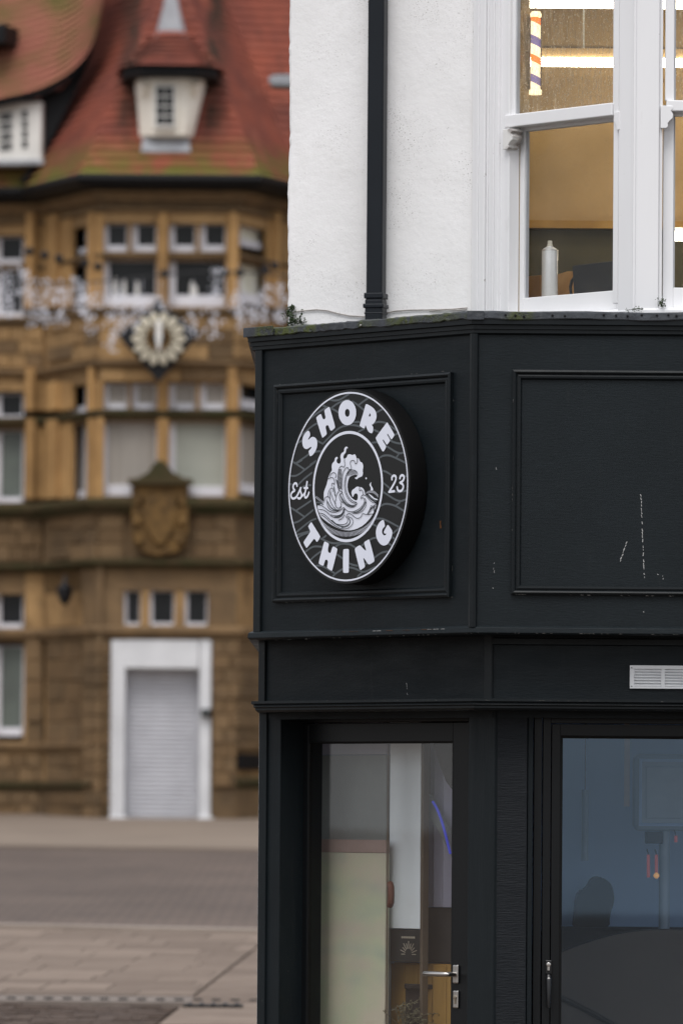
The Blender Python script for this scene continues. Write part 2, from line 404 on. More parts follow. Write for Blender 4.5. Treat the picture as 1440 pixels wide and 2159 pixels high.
a = t.mix(t.ramp(t.noise(1.3, 5, .65), .35, .68), (.192, .150, .119), (.147, .110, .086))
a = t.mix(1.0, a, t.mix(t.rnd(), (.74, .71, .69), (1.12, 1.11, 1.10)), 'MULTIPLY')
t.col(a); t.set(.8, .2); t.bump(t.noise(25, 5), .25, .01)
simple('sett_dark', (.098, .072, .058), (.062, .046, .038), 6, .85, .1, bump=.4, bscale=30)
simple('drain_dark', (.028, .024, .022), None, 6, .8, .2)
simple('drain_rim', (.17, .14, .12), None, 6, .8, .2)
simple('lamp_grey', (.32, .33, .35), (.26, .27, .29), 4, .45, .4)
simple('kerb_stone', (.27, .225, .19), (.22, .18, .15), 2, .85, .2)
simple('dried_stem', (.13, .12, .075), None, 5, .8, .2)
simple('bg_pane_green', (.13, .15, .13), (.09, .10, .09), 1.5, .3, .3)
simple('pendant_pale', (.62, .58, .55), None, 5, .6, .3)
simple('sandstone_mid', (.17, .108, .056), (.115, .074, .040), 1.4, .9, .15, rnd=.15)
simple('sandstone_gold', (.43, .255, .105), (.29, .170, .072), 1.6, .9, .15, rnd=.12, bump=.4, bscale=15)
simple('chip_dull', (.14, .135, .125), (.06, .055, .05), 80, .8, .2)
# ================================================================== ground
def sheet(name, mat, x0, x1, ys, dz, kind='structure'):
    b = MB()
    for a, c in zip(ys[:-1], ys[1:]):
        b.face([(x0, a, gz(a) + dz), (x1, a, gz(a) + dz), (x1, c, gz(c) + dz), (x0, c, gz(c) + dz)])
    return put(b.build(name, mat), kind=kind)
sheet('ground', 'paving_bed', -220, 220, [-60, 25, 400], -.03)
b = MB()
def ry(Y0, X, k): return Y0 - k * (X + 1.4)
def rp(Y0, X, k, dz): y = ry(Y0, X, k); return (X, y, gz(y) + dz)
b.face([rp(55.1, -14, .33, .024), rp(55.1, 10, .33, .024), rp(79.4, 10, .22, .024), rp(79.4, -14, .22, .024)])
put(b.build('road', 'setts_road'), kind='structure')
b = MB(); b.hexa([rp(54.75, -14, .33, -.05), rp(54.75, 10, .33, -.05), rp(55.1, 10, .33, -.05), rp(55.1, -14, .33, -.05), rp(54.75, -14, .33, .05), rp(54.75, 10, .33, .05), rp(55.1, 10, .33, .05), rp(55.1, -14, .33, .05)])
put(b.build('kerb', 'kerb_stone'), kind='structure')
b = MB(); b.hexa([rp(79.4, -14, .22, -.05), rp(79.4, 10, .22, -.05), (60, 130, gz(130) - .05), (-60, 130, gz(130) - .05),
                  rp(79.4, -14, .22, .05), rp(79.4, 10, .22, .05), (60, 130, gz(130) + .05), (-60, 130, gz(130) + .05)])
put(b.build('pavement', 'pavement_far'), kind='structure')
# near pavement: flag stones set out along the joint direction
gd = Vector((.0412, 1.0)).normalized(); gr = Vector((gd.y, -gd.x)); G0 = Vector((-.651, 51.5))
def gpt(u, v, dz=0):
    p = G0 + gr * u + gd * v; return Vector((p.x, p.y, gz(p.y) + dz))
b = MB(); b.face([gpt(-9, -26.5, -.012), gpt(6, -26.5, -.012), gpt(6, 3.55, -.012), gpt(-9, 3.55, -.012)])
nearpave = put(b.build('flagged_pavement', 'paving_bed'), kind='structure')
fm = MB(); fm.wbox(-.5, .5, -.5, .5, -.02, .016)
fo = fm.build('flag_stone', 'flag_stone', nearpave, bevel=0.0)
flags = [fo]
def flag(u, v, w, d):
    o = fo if not flags[0].get('_u') else fo.copy()
    if o is not fo: COL.objects.link(o)
    else: fo['_u'] = 1
    p = gpt(u, v); o.location = p; o.scale = (w, d, 1)
    o.rotation_euler = (math.atan(.0211), 0, -math.atan(.0412))
    if o is not fo: flags.append(o)
v = -7.35; row = 0
while v < 3.3:
    d = random.choice((.55, .7, .85)); u = -.012 - random.uniform(0, .4)
    flag(u / 2 - .006, v + d / 2, -u - .012, d - .014)
    while u > -3.3:
        w = random.choice((.45, .6, .75, .9)); flag(u - w / 2, v + d / 2, w - .012, d - .014); u -= w
    v += d; row += 1
v = -11
while v < 3.3:
    d = random.choice((.7, .9, 1.1)); flag(.33, v + d / 2, .63, d - .014); flag(1.0, v + d / 2, .66, d - .014); v += d
if fo.get('_u'): del fo['_u']
# strip of dark setts in front of the flags
b = MB(); v = -8.6; k = 0
while v > -11.5:
    u = -.02 - (k % 2) * .1
    while u > -3.6:
        w = .2 + random.uniform(-.02, .02); h = random.uniform(.004, .02)
        c = [gpt(u - w + .012, v - .11, -.03), gpt(u, v - .11, -.03), gpt(u, v, -.03), gpt(u - w + .012, v, -.03)]
        t_ = [p + Vector((0, 0, .03 + h)) for p in c]; b.hexa(c + t_); u -= w
    v -= .125; k += 1
put(b.build('sett_strip', 'sett_dark', nearpave), kind='stuff')
# drain: pale channel with a row of dark slots
vd = -7.95
dr = thing('slot_drain', 'pale stone drain channel with a row of dark holes across the pavement', 'drain', gpt(-1.5, vd))
b = MB(); c = [gpt(-3.6, vd - .30, -.02), gpt(1.4, vd - .30, -.02), gpt(1.4, vd + .52, -.02), gpt(-3.6, vd + .52, -.02)]
b.hexa(c + [p + Vector((0, 0, .034)) for p in c]); b.build('channel', 'drain_rim', dr)
hb = MB(); hb.lathe((0, 0, 0), [(.030, -.01), (.034, .004), (.022, .008)], seg=10)
h0 = hb.build('drain_hole', 'drain_dark', None); COL.objects.unlink(h0); 
for i in range(30):
    o = h0.copy(); COL.objects.link(o); o.name = 'drain_hole'; o.parent = dr
    o.location = gpt(.55 - i * .122, vd + random.uniform(-.01, .01), .017) - dr.location; o.scale = (1, random.uniform(1.6, 2.6), 1)
bpy.data.objects.remove(h0)
dg = thing('drain_grate', 'short dark metal grate set in the pale paving beside the shop', 'grate', at_y(450, 2130, 42.8) * 1.0)
b = MB(); g0 = dg.location; b.wbox(g0.x - .19, g0.x + .19, g0.y - .22, g0.y + .22, gz(g0.y) - .02, gz(g0.y) + .024); b.build('rim', 'drain_dark', dg)
for i in range(5):
    b = MB(); x = g0.x - .15 + i * .075; b.wbox(x - .012, x + .012, g0.y - .19, g0.y + .19, gz(g0.y) + .02, gz(g0.y) + .034); b.build('bar', 'iron_black', dg)

# ================================================================== corner shop
TH = R(51)
def corner(px, Y): p = at_y(px, 1000, Y); return Vector((p.x, p.y))
UA = Vector((math.cos(TH), -math.sin(TH))); UB = Vector((1, 0))
def plan(pxL, pxC, YC, pxR):
    C = corner(pxC, YC); A = Face(C, UA); u = A.uz(pxL, 1000)[0]; L = A.P(u, 0)
    Rr = Vector((at_y(pxR, 1000, YC).x, YC))
    path = [(L.x + .02, L.y + 3.2), (L.x, L.y), (C.x, C.y), (Rr.x, Rr.y), (Rr.x, Rr.y + 4)]
    return A, Face(C, UB), path
PXR = 3400
FA, FB, PF = plan(537, 1000, 25.0, PXR)        # fascia plane
GA, GB, PG = plan(553, 1040, 25.14, PXR)       # frieze / pilaster plane
XR = PF[3][0]
def zc(py, F=None): return FB.uz(1000, py)[1]  # height of a level read at the fascia corner
def zg(py): return GB.uz(1040, py)[1]
shop = thing('corner_shop', 'white rendered corner shop with charcoal timber shopfront and chamfered corner', 'shop building', (PF[2][0], PF[2][1], 0))
BK = 29.6
def yp_x(px, Y): return at_y(px, 1800, Y).x
# fascia boards
zt, zb_ = zc(683), zc(1330)
for i, nm in ((1, 'paint_shaded'), (2, 'paint_lit'), (0, 'paint_shaded')):
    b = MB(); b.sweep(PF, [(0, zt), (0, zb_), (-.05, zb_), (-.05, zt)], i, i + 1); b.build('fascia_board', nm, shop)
# crown moulding under the flashing, bottom lip
b = MB(); b.sweep(PF, [(.030, zc(674)), (.030, zc(684)), (.020, zc(686)), (.020, zc(694)), (.014, zc(695)), (.014, zc(702)), (.002, zc(706)), (-.04, zc(706)), (-.04, zc(674))], 0, 3)
b.build('crown_moulding', 'paint_trim', shop)
b = MB(); b.sweep(PF, [(.004, zc(1319)), (.020, zc(1323)), (.022, zc(1334)), (.012, zc(1337.5)), (-.22, zc(1337.5)), (-.22, zc(1319))], 0, 3)
b.build('fascia_lip', 'paint_lit', shop, bevel=.002)
# corner beads
b = MB(); b.tube([(PF[2][0] - .004, PF[2][1] - .010, zc(1322)), (PF[2][0] - .004, PF[2][1] - .010, zc(704))], .016, 8); b.build('corner_bead', 'paint_trim', shop, smooth=True)
b = MB(); u = FA.uz(545, 1000)[0]; b.box(FA, u - .012, u + .030, zc(1322), zc(703), .001, .012); b.build('corner_bead', 'paint_trim', shop, bevel=.003)
# panel mouldings
prof = [(0, .0005), (0, .016), (.008, .020), (.014, .017), (.018, .010), (.026, .013), (.034, .012), (.040, .003), (.040, .0005)]
u0, z1 = FA.uz(584, 812); u1, _ = FA.uz(956, 781); _, z0 = FA.uz(953, 1259)
b = MB(); b.frame(FA, u0, u1, z0, z1, prof); b.build('panel_moulding', 'paint_trim', shop)
u0, z1 = FB.uz(1080, 780); _, z0 = FB.uz(1078, 1253); u1 = FB.uz(2700, 1000)[0]
b = MB(); b.frame(FB, u0, u1, z0, z1, [(a * .9, n) for a, n in prof]); b.build('panel_moulding', 'paint_trim', shop)
# lead flashing over the fascia: rippled drip edge and flat top back to the wall
b = MB()
zl0, zl1 = zc(656.5), zc(674.5)
PFL = [PF[1], PF[2], PF[3]]
offs = [Vector((-1, -.354)), Vector((-.476, -1)), Vector((0, -1))]
k0 = len(b.v); n_ = 0; rim = []
for s_ in range(2):
    p0 = Vector(PFL[s_]) + offs[s_] * .036; p1 = Vector(PFL[s_ + 1]) + offs[s_ + 1] * .036
    q0 = Vector(PFL[s_]) - offs[s_] * .10; q1 = Vector(PFL[s_ + 1]) - offs[s_ + 1] * .10
    N = 60
    for i in range(N + (s_ == 1)):
        t_ = i / N; rim.append((p0.lerp(p1, t_), q0.lerp(q1, t_), random.uniform(-.0035, .0035), random.uniform(-.003, .003)))
for (p, q, w1, w2) in rim:
    dn = (p - q).normalized()
    a = p + dn * w2
    b.v += [Vector((a.x - dn.x * .004, a.y - dn.y * .004, zl1 + w1)), Vector((a.x, a.y, zl1 + .004 + w1)), Vector((a.x - dn.x * .002, a.y - dn.y * .002, zl0 - .006)), Vector((a.x - dn.x * .012, a.y - dn.y * .012, zl0 + w1 * .6)), Vector((q.x, q.y, zl0 + .004))]
for i in range(len(rim) - 1):
    for j in range(4): b.f.append([k0 + i * 5 + j, k0 + (i + 1) * 5 + j, k0 + (i + 1) * 5 + j + 1, k0 + i * 5 + j + 1]); b.m.append(0)
b.sweep(PF, [(.034, zl1 + .004), (.034, zl0 - .003), (-.10, zl0), (-.10, zl1)], 0, 1)
b.face([(PF[1][0] + .06, PF[1][1] + .02, zl0 + .003), (PF[2][0], PF[2][1] + .06, zl0 + .003), (XR, PF[2][1] + .06, zl0 + .003), (XR, 27, zl0 + .006), (PF[1][0] + .06, 27, zl0 + .006)])
b.build('lead_flashing', 'lead_moss', shop, smooth=True)
# overlap joints and nails in the lead
for (F, px, w) in ((FA, 575, 62), (FB, 1020, 36)):
    b = MB(); b.pbox(F, px - w, px, 689 if F is FA else 655, 709 if F is FA else 674, .038, .0425); b.build('lead_lap', 'lead_moss', shop, bevel=.002)
for px, py in ((1065, 664), (1086, 665), (1104, 667), (1164, 665), (1190, 666), (1272, 664), (1298, 665), (1322, 666), (1352, 664), (1384, 665), (762, 686), (1408, 664), (1425, 666)):
    F = FB if px > 1000 else FA; b = MB(); b.lathe(F.at(px, py, .035), [(.0045, 0), (.0045, .005), (.002, .007)], F.N, 8)
    b.build('nail', 'steel' if px == 762 else 'nail_dark', shop, smooth=True)
# frieze
zf0, zf1 = zc(1500) - .02, zc(1330)
for i, nm in ((1, 'paint_shaded'), (2, 'paint_lit'), (0, 'paint_shaded')):
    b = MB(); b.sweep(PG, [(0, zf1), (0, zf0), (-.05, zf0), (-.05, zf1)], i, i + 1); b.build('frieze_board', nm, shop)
b = MB(); b.sweep(PG, [(.0, zg(1344)), (.012, zg(1346)), (.012, zg(1358)), (.002, zg(1360)), (-.02, zg(1360)), (-.02, zg(1344))], 2, 3); b.build('bed_moulding', 'paint_trim', shop)
u = GA.uz(553, 1410)[0]
b = MB(); b.box(GA, u - .012, u + .028, zc(1474), zf1 - .005, .001, .010); b.build('corner_bead', 'paint_trim', shop, bevel=.002)
b = MB(); b.box(GA, -.034, .010, zc(1474), zf1 - .006, .0015, .012); b.build('corner_bead', 'paint_trim', shop, bevel=.003)
# cornice
b = MB(); b.sweep(PF, [(.006, zc(1472.5)), (.006, zc(1478)), (-.006, zc(1480)), (-.002, zc(1485)), (-.010, zc(1488)), (-.010, zc(1492)), (-.020, zc(1496.5)), (-.30, zc(1496.5)), (-.30, zc(1472.5))], 0, 3)
b.build('cornice', 'paint_trim', shop)
# ---- chamfer: pilasters, door
zfl = .02
def upright(F, x0, x1, y0, n0, n1, mat, name, bev=.003, zb=0.0, parent=None):
    b = MB(); u0 = F.uz(x0, 1800, n1)[0]; u1 = F.uz(x1, 1800, n1)[0]; z1 = F.uz((x0 + x1) / 2, y0, n1)[1]
    b.box(F, u0, u1, zb, z1, n0, n1); return b.build(name, mat, parent or shop, bevel=bev)
upright(GA, 544, 590, 1480, -.16, -.003, 'paint_upright', 'pilaster')
upright(GA, 549, 560, 1490, -.003, .006, 'paint_upright', 'pilaster_strip', .002)
upright(GA, 986, 1041, 1480, -.16, -.004, 'paint_upright', 'pilaster')
# door frame (fixed) then door leaf
FN = -.105
def ring(F, x0, x1, y0, zbot, n0, n1, w, name, mat, parent, bev=.003, bottom=True):
    u0 = F.uz(x0, 1800, n1)[0]; u1 = F.uz(x1, 1800, n1)[0]; z1 = F.uz((x0 + x1) / 2, y0, n1)[1]
    b = MB(); b.box(F, u0, u0 + w, zbot, z1, n0, n1); b.box(F, u1 - w, u1, zbot, z1, n0, n1)
    b.box(F, u0 + w, u1 - w, z1 - w, z1, n0, n1)
    if bottom: b.box(F, u0 + w, u1 - w, zbot, zbot + w, n0, n1)
    o = b.build(name, mat, parent, bevel=bev); return o, u0 + w, u1 - w, zbot + w, z1 - w
_o, a0, a1, az0, az1 = ring(GA, 606, 1002, 1496, .02, -.20, FN, .048, 'door_frame', 'alu_frame', shop)
b = MB(); LN = -.118
b.box(GA, a0 + .003, a0 + .064, .05, az1 - .003, -.19, LN); b.box(GA, a1 - .106, a1 - .003, .05, az1 - .003, -.19, LN)
b.box(GA, a0 + .064, a1 - .106, az1 - .078, az1 - .003, -.19, LN); b.box(GA, a0 + .064, a1 - .106, .05, .25, -.19, LN)
door = b.build('door', 'alu_frame', shop, bevel=.003)
g0, g1, gz0, gz1 = a0 + .064, a1 - .106, .25, az1 - .078
b = MB(); b.frame(GA, g0, g1, gz0, gz1, [(0, LN - .001), (.006, LN - .003), (.006, LN - .016), (0, LN - .016)]); b.build('gasket', 'alu_gasket', door)
b = MB(); b.box(GA, g0, g1, gz0, gz1, LN - .014, LN - .010); b.build('pane', 'glass_shop', door)
# lever handle
uh, zh = GA.uz(963, 2054, LN); 
b = MB(); b.box(GA, uh - .016, uh + .016, zh - .036, zh + .036, LN, LN + .010); b.build('handle_rose', 'steel', door, bevel=.008, seg=3)
pts = [GA.P(uh, zh, LN + .008), GA.P(uh, zh, LN + .045), GA.P(uh - .012, zh, LN + .056), GA.P(uh - .03, zh, LN + .058), GA.P(uh - .128, zh, LN + .056), GA.P(uh - .134, zh, LN + .055)]
b = MB(); b.tube(pts, [.0095, .0095, .0095, .0095, .0095, .005], 12); b.build('lever', 'steel', door, smooth=True)
uk, zk = GA.uz(963, 2107, LN)
b = MB(); b.box(GA, uk - .015, uk + .015, zk - .034, zk + .034, LN, LN + .009); b.build('lock_rose', 'steel', door, bevel=.007, seg=3)
b = MB(); b.lathe(GA.P(uk, zk + .008, LN + .009), [(.0085, 0), (.0085, .004), (.003, .0045)], GA.N, 14); b.box(GA, uk - .004, uk + .004, zk - .018, zk + .004, LN + .0092, LN + .0128); b.build('lock_cylinder', 'brass_dull', door)
# ---- front: grainy board, window
upright(GB, 1043, 1110, 1480, -.16, -.002, 'paint_grainy', 'timber_board')
upright(GB, 1111, 1122, 1480, -.16, -.012, 'paint_upright', 'timber_board', .003)
WN = -.05
_o, a0, a1, az0, az1 = ring(GB, 1124, 3370, 1497, .02, -.15, WN, .030, 'window_frame', 'alu_frame', shop, .002)
b = MB(); LB = WN - .008
o2, c0, c1, cz0, cz1 = ring(GB, 1143, 3350, 1516, .04, -.15, LB, .030, 'shop_window', 'alu_frame', shop, .002)
shopwin = o2
b = MB(); b.box(GB, c0 + .003, c0 + .036, .08, cz1 - .003, -.15, LB - .006); b.box(GB, c1 - .036, c1 - .003, .08, cz1 - .003, -.15, LB - .006)
b.box(GB, c0 + .036, c1 - .036, cz1 - .048, cz1 - .003, -.15, LB - .006); b.box(GB, c0 + .036, c1 - .036, .08, .2, -.15, LB - .006)
b.build('sash', 'alu_frame', shopwin, bevel=.002)
e0, e1, ez1 = c0 + .036, c1 - .036, cz1 - .048
b = MB(); b.frame(GB, e0, e1, .2, ez1, [(0, LB - .008), (.009, LB - .012), (.009, LB - .04), (0, LB - .04)]); b.build('gasket', 'alu_gasket', shopwin)
b = MB(); b.box(GB, e0, e1, .2, ez1, LB - .036, LB - .032); b.build('pane', 'glass_coated', shopwin)
# espagnolette handle with cylinder lock
uh = GB.uz(1155.5, 2070, LB)[0]; zA = GB.uz(1155, 2024, LB)[1]; zB = GB.uz(1155, 2124, LB)[1]
b = MB(); b.box(GB, uh - .013, uh + .013, zA - .055, zA, LB, LB + .008); b.build('handle_plate', 'black_plastic', shopwin, bevel=.004)
b = MB(); b.tube([GB.P(uh, zA - .062, LB + .006), GB.P(uh, zA - .064, LB + .03), GB.P(uh, zA - .08, LB + .04), GB.P(uh, zB, LB + .036)], [.010, .011, .011, .007], 10); b.build('handle', 'black_plastic', shopwin, smooth=True)
b = MB(); b.lathe(GB.P(uh, zA - .017, LB + .008), [(.0085, 0), (.0085, .006), (.004, .007)], GB.N, 16); b.box(GB, uh - .0045, uh + .0045, zA - .040, zA - .022, LB + .0082, LB + .0135); b.build('lock_cylinder', 'steel', shopwin, bevel=.001)
b = MB(); b.lathe(GB.P(uh, zA - .070, LB + .040), [(.005, 0), (.005, .004), (.002, .005)], GB.N, 10); b.build('screw_cap', 'steel', shopwin)

# ---- upper floor: white wall and canted bay
W1 = corner(1345, 25.15)
BA, BBF, PBAY = plan(1000, 1345, 25.15, PXR)
Lw = Vector(PBAY[1])                                # bay meets the wall
UW = Vector((math.cos(R(15)), -math.sin(R(15)))); FW = Face(Lw, UW)
zlo, zhi = zl0 - .06, 6.6
uL = FW.uz(607, 400)[0]
b = MB(); N = 130; k = 0
for i in range(N + 1):
    z = zlo + (zhi - zlo) * i / N; j = random.gauss(0, .0013) + .002 * math.sin(z * 9)
    b.v += [FW.P(uL + .02 + j, z, -.06), FW.P(uL + j, z, -.012), FW.P(uL + .010 + j, z, 0), FW.P(.02, z, 0)]
    if i:
        for q in range(3): b.f.append([4 * (i - 1) + q, 4 * (i - 1) + q + 1, 4 * i + q + 1, 4 * i + q]); b.m.append(0)
bw = FW.P(uL + .02, 0, -.06)
b.face([(bw.x, bw.y, zlo), (bw.x, bw.y, zhi), (bw.x, 32, zhi), (bw.x, 32, zlo)])
b.build('rendered_wall', 'white_render', shop)
# bay uprights (boards with beads) on the canted side
def wpost(F, x0, x1, n0, n1, name, mat='white_wood', bev=.004, y0=None, y1=None):
    b = MB(); u0 = F.uz(x0, 300, n1)[0]; u1 = F.uz(x1, 300, n1)[0]
    b.box(F, u0, u1, zlo if y1 is None else F.uz((x0 + x1) / 2, y1, n1)[1], zhi if y0 is None else F.uz((x0 + x1) / 2, y0, n1)[1], n0, n1)
    return b.build(name, mat, shop, bevel=bev)
wpost(BA, 995, 1021, -.05, .030, 'window_board')
wpost(BA, 1021, 1050, -.05, .018, 'window_board')
wpost(BA, 1050, 1073, -.05, .004, 'window_board')
b = MB(); u = BA.uz(1073, 300, .004)[0]; b.box(BA, u - .05, u, zlo, zhi, -.098, -.051); b.build('window_lining', 'room_wall_tan', shop)
wpost(BA, 1303, 1336, -.12, .010, 'corner_post')
wpost(BBF, 1337, 1389, -.16, .006, 'corner_post')
wpost(BA, 1292, 1303, -.12, .002, 'window_board', y1=640, bev=.003)
wpost(BBF, 1389, 1396, -.12, -.008, 'window_board', bev=.002)
for px, n in ((1008, .030), (1029, .018), (1041, .018)):
    b = MB(); u = BA.uz(px, 300, n)[0]; b.box(BA, u - .005, u + .005, zlo, zhi, n, n + .006); b.build('bead', 'white_wood', shop, bevel=.003)
b = MB(); u = BBF.uz(1336.5, 300, .01)[0]; b.box(BBF, u - .004, u + .006, zlo, zhi, .0, .012); b.build('bead', 'white_wood', shop, bevel=.003)
# canted sash window
UPN, LON = -.012, -.052
def sash(F, x0, x1, xl0, xl1, ym, ymb, yb, xm0, name):
    """upper sash glass between x0..x1, lower xl0..xl1; ym..ymb the meeting rail; yb the bottom of the lower glass."""
    u0, _ = F.uz(x0, 120, UPN); u1, _ = F.uz(x1, 120, UPN); um = F.uz(xm0, ym, UPN)[0]
    xc = (x0 + x1) / 2
    zm1 = F.uz(xc, ym, UPN)[1]; zm0 = F.uz(xc, ymb, UPN)[1]
    b = MB(); b.box(F, u0 - .035, u0, zm1, zhi, -.036, UPN); b.box(F, u1, u1 + .045, zm1, zhi, -.05, UPN)
    b.box(F, um, u1 + .02, zm0, zm1, -.05, UPN + .022)
    top = b.build(name, 'white_wood', shop, bevel=.004)
    b = MB(); b.box(F, u0 - .004, u0 + .006, zm1, zhi, -.034, UPN - .008); b.build('glazing_bead', 'lead_pale', top)
    b = MB(); b.box(F, u0, u1, zm1 - .004, zhi, -.036, -.032); b.build('pane', 'glass_wet', top)
    v0, _ = F.uz(xl0, 450, LON); v1, _ = F.uz(xl1, 450, LON); zb = F.uz((xl0 + xl1) / 2, yb, LON)[1]
    b = MB(); b.box(F, v0 - .040, v0, zlo, zm0 + .03, -.078, LON); b.box(F, v1, v1 + .05, zlo, zm0 + .03, -.09, LON)
    b.box(F, v0, v1, zlo, zb, -.09, LON); b.box(F, v0, v1, zm0 - .012, zm0 + .03, -.09, LON)
    low = b.build(name, 'white_wood', shop, bevel=.003)
    b = MB(); b.box(F, v0 - .002, v0 + .006, zb, zm0 - .012, -.074, LON - .010); b.build('glazing_bead', 'lead_pale', low)
    b = MB(); b.box(F, v0, v1, zb, zm0, -.078, -.074); b.build('pane', 'glass_misted', low)
    return top, low, zm0, u0, u1, zb
t1, l1, zmA, ua0, ua1, zbA = sash(BA, 1085, 1291, 1104, 1300, 230, 257, 620, 1072, 'sash_window')
t2, l2, zmB, ub0, ub1, zbB = sash(BBF, 1421, 1870, 1419, 1870, 214, 237, 608, 1404, 'sash_window')
# sash horns: scrolled ends below the meeting rail
def horn(F, u, zt_, s, n0, n1, mat, h=.075, w=.038):
    pr = [(0, 0), (w * .95, 0), (w, -.12 * h), (w * .80, -.22 * h), (w * 1.0, -.38 * h), (w * .95, -.56 * h), (w * .7, -.68 * h), (w * .55, -.80 * h), (w * .60, -.92 * h), (w * .45, -h), (0, -h)]
    b = MB(); b.prism([F.P(u + s * a, zt_ + c, n0) for a, c in pr], F.N * (n1 - n0)); return b
b = horn(BA, BA.uz(1061, 290, .02)[0], zmA - .008, 1, -.03, .024, None, .078, .058); b.build('sash_horn', 'white_wood_dirty', t1, bevel=.002)
b = horn(BA, BA.uz(1306, 250, .01)[0], zmA + .012, -1, -.03, .013, None, .07, .032); b.build('sash_horn', 'white_wood', t1, bevel=.002)
b = horn(BBF, BBF.uz(1392, 250, .01)[0], zmB + .02, 1, -.03, .012, None, .085, .048); b.build('sash_horn', 'white_wood', t2, bevel=.002)
# sill / apron of the bay
b = MB(); b.sweep(PBAY, [(.012, zlo), (.012, BBF.uz(1345, 652, .012)[1]), (.0, BBF.uz(1345, 648)[1]), (-.05, BBF.uz(1345, 646)[1]), (-.05, zlo)], 1, 3); b.build('bay_sill', 'white_wood', shop, bevel=.003)
# building shell: rooms, floors, roof
xl = PG[1][0] + .06
def wall(name, mat, *a): b = MB(); b.wbox(*a); return b.build(name, mat, shop)
b = MB(); fl = [PG[1], PG[2], PG[3], (XR, BK), (PG[1][0], BK)]
def slab(name, mat, z0, z1, inset=.06, pts=None):
    p = pts or [(PG[1][0] + inset, PG[1][1] + inset), (PG[2][0] + inset, PG[2][1] + inset), (XR, PG[2][1] + inset), (XR, BK), (PG[1][0] + inset, BK)]
    b = MB(); b.prism([(x, y, z0) for x, y in p], (0, 0, z1 - z0)); return b.build(name, mat, shop)
slab('shop_floor', 'shop_floor', -.1, .02); slab('shop_ceiling', 'shop_ceiling', 2.32, 2.40, .10)
wall('back_wall', 'shop_wall_blue', PG[1][0] + .05, XR, BK, BK + .2, 0, 2.4)
wall('side_wall', 'shop_wall_grey', PG[1][0] + .0, PG[1][0] + .10, PG[1][1] + .15, BK, 0, 2.4)
wall('side_cladding', 'white_render', PG[1][0] - .006, PG[1][0], PG[1][1] + .17, BK + .2, 0, 2.3)
wall('added_partition', 'shop_wall_blue', yp_x(1120, 27.3), XR, 27.3, 27.4, .02, 2.33)  # extra wall added close behind the window to catch more daylight
wall('right_wall', 'shop_wall_grey', XR, XR + .15, 25.3, BK, 0, zhi)
pu = [(bw.x + .1, bw.y + .3), (Lw.x + .05, Lw.y + .16), (W1.x + .1, W1.y + .14), (XR, W1.y + .14), (XR, BK), (bw.x + .1, BK)]
slab('upper_floor', 'room_floor', zlo - .02, zlo + .03, pts=pu); slab('upper_ceiling', 'room_ceiling', 5.55, 5.62, pts=pu)
wall('upper_back_wall', 'room_wall_tan', bw.x, XR, 28.4, 28.5, zlo, 5.6)
wall('upper_partition', 'room_wall_tan', .20, .28, Lw.y + .12, 28.5, zlo, 5.6)
slab('roof_slab', 'lead_pale', zhi, zhi + .1, pts=[(bw.x - .1, bw.y - .1), (Lw.x, Lw.y - .1), (W1.x, W1.y - .1), (XR, W1.y - .1), (XR, BK + .2), (bw.x - .1, BK + .2)])
# paint drips and chips on the fascia
def mark(F, pts, w, mat, n=.0012, name='paint_mark'):
    b = MB(); P = [F.at(x, y, n) for x, y in pts]
    for i in range(len(P) - 1):
        d = (P[i + 1] - P[i]); s = d.cross(F.N).normalized(); w0 = w * random.uniform(.4, 1.2); w1 = w * random.uniform(.4, 1.2)
        b.face([P[i] - s * w0, P[i] + s * w0, P[i + 1] + s * w1, P[i + 1] - s * w1])
    return b.build(name, mat, shop)
def dashed(F, x0, y0, x1, y1, n, w, gap=.35):
    for i in range(n):
        if random.random() < gap: continue
        a, c = i / n, (i + random.uniform(.4, 1.0)) / n
        mark(F, [(x0 + (x1 - x0) * a + random.uniform(-1, 1), y0 + (y1 - y0) * a), (x0 + (x1 - x0) * c + random.uniform(-1, 1), y0 + (y1 - y0) * c)], w, 'paint_chip', random.choice((.0012, .0016)))
dashed(FB, 1350, 1042, 1358, 1230, 26, .0016, .25); dashed(FB, 1321, 1142, 1301, 1200, 9, .0018, .2); dashed(FB, 1395, 1208, 1398, 1224, 3, .0014, .2)
dashed(FB, 1041, 1186, 1041, 1208, 4, .0009); dashed(GA, 857, 1440, 858, 1466, 5, .0016, .1); dashed(FA, 1000 - 6, 1000 + 300, 994, 1318, 4, .0012)
for x, y in ((1385, 1210), (1355, 1289), (1038, 1239), (1397, 1236)): mark(FB, [(x, y), (x + 2, y + 2)], .0014, 'paint_chip')
for x, y in ((575, 1218), (590, 810), (945, 1140), (1045, 985)): mark(FA if x < 1000 else FB, [(x, y), (x + 1, y + 5)], .0012, 'paint_chip')
mark(FA, [(928, 1098), (928, 1106), (929, 1114)], .005, 'rust')
for i in range(14):
    x = random.uniform(700, 930); y = 1352 - 1.5 - (x - 540) * .029 - 13; mark(FA, [(x, y), (x + random.uniform(4, 16), y - .3)], .0009, random.choice(('paint_chip', 'rust')), .0235)

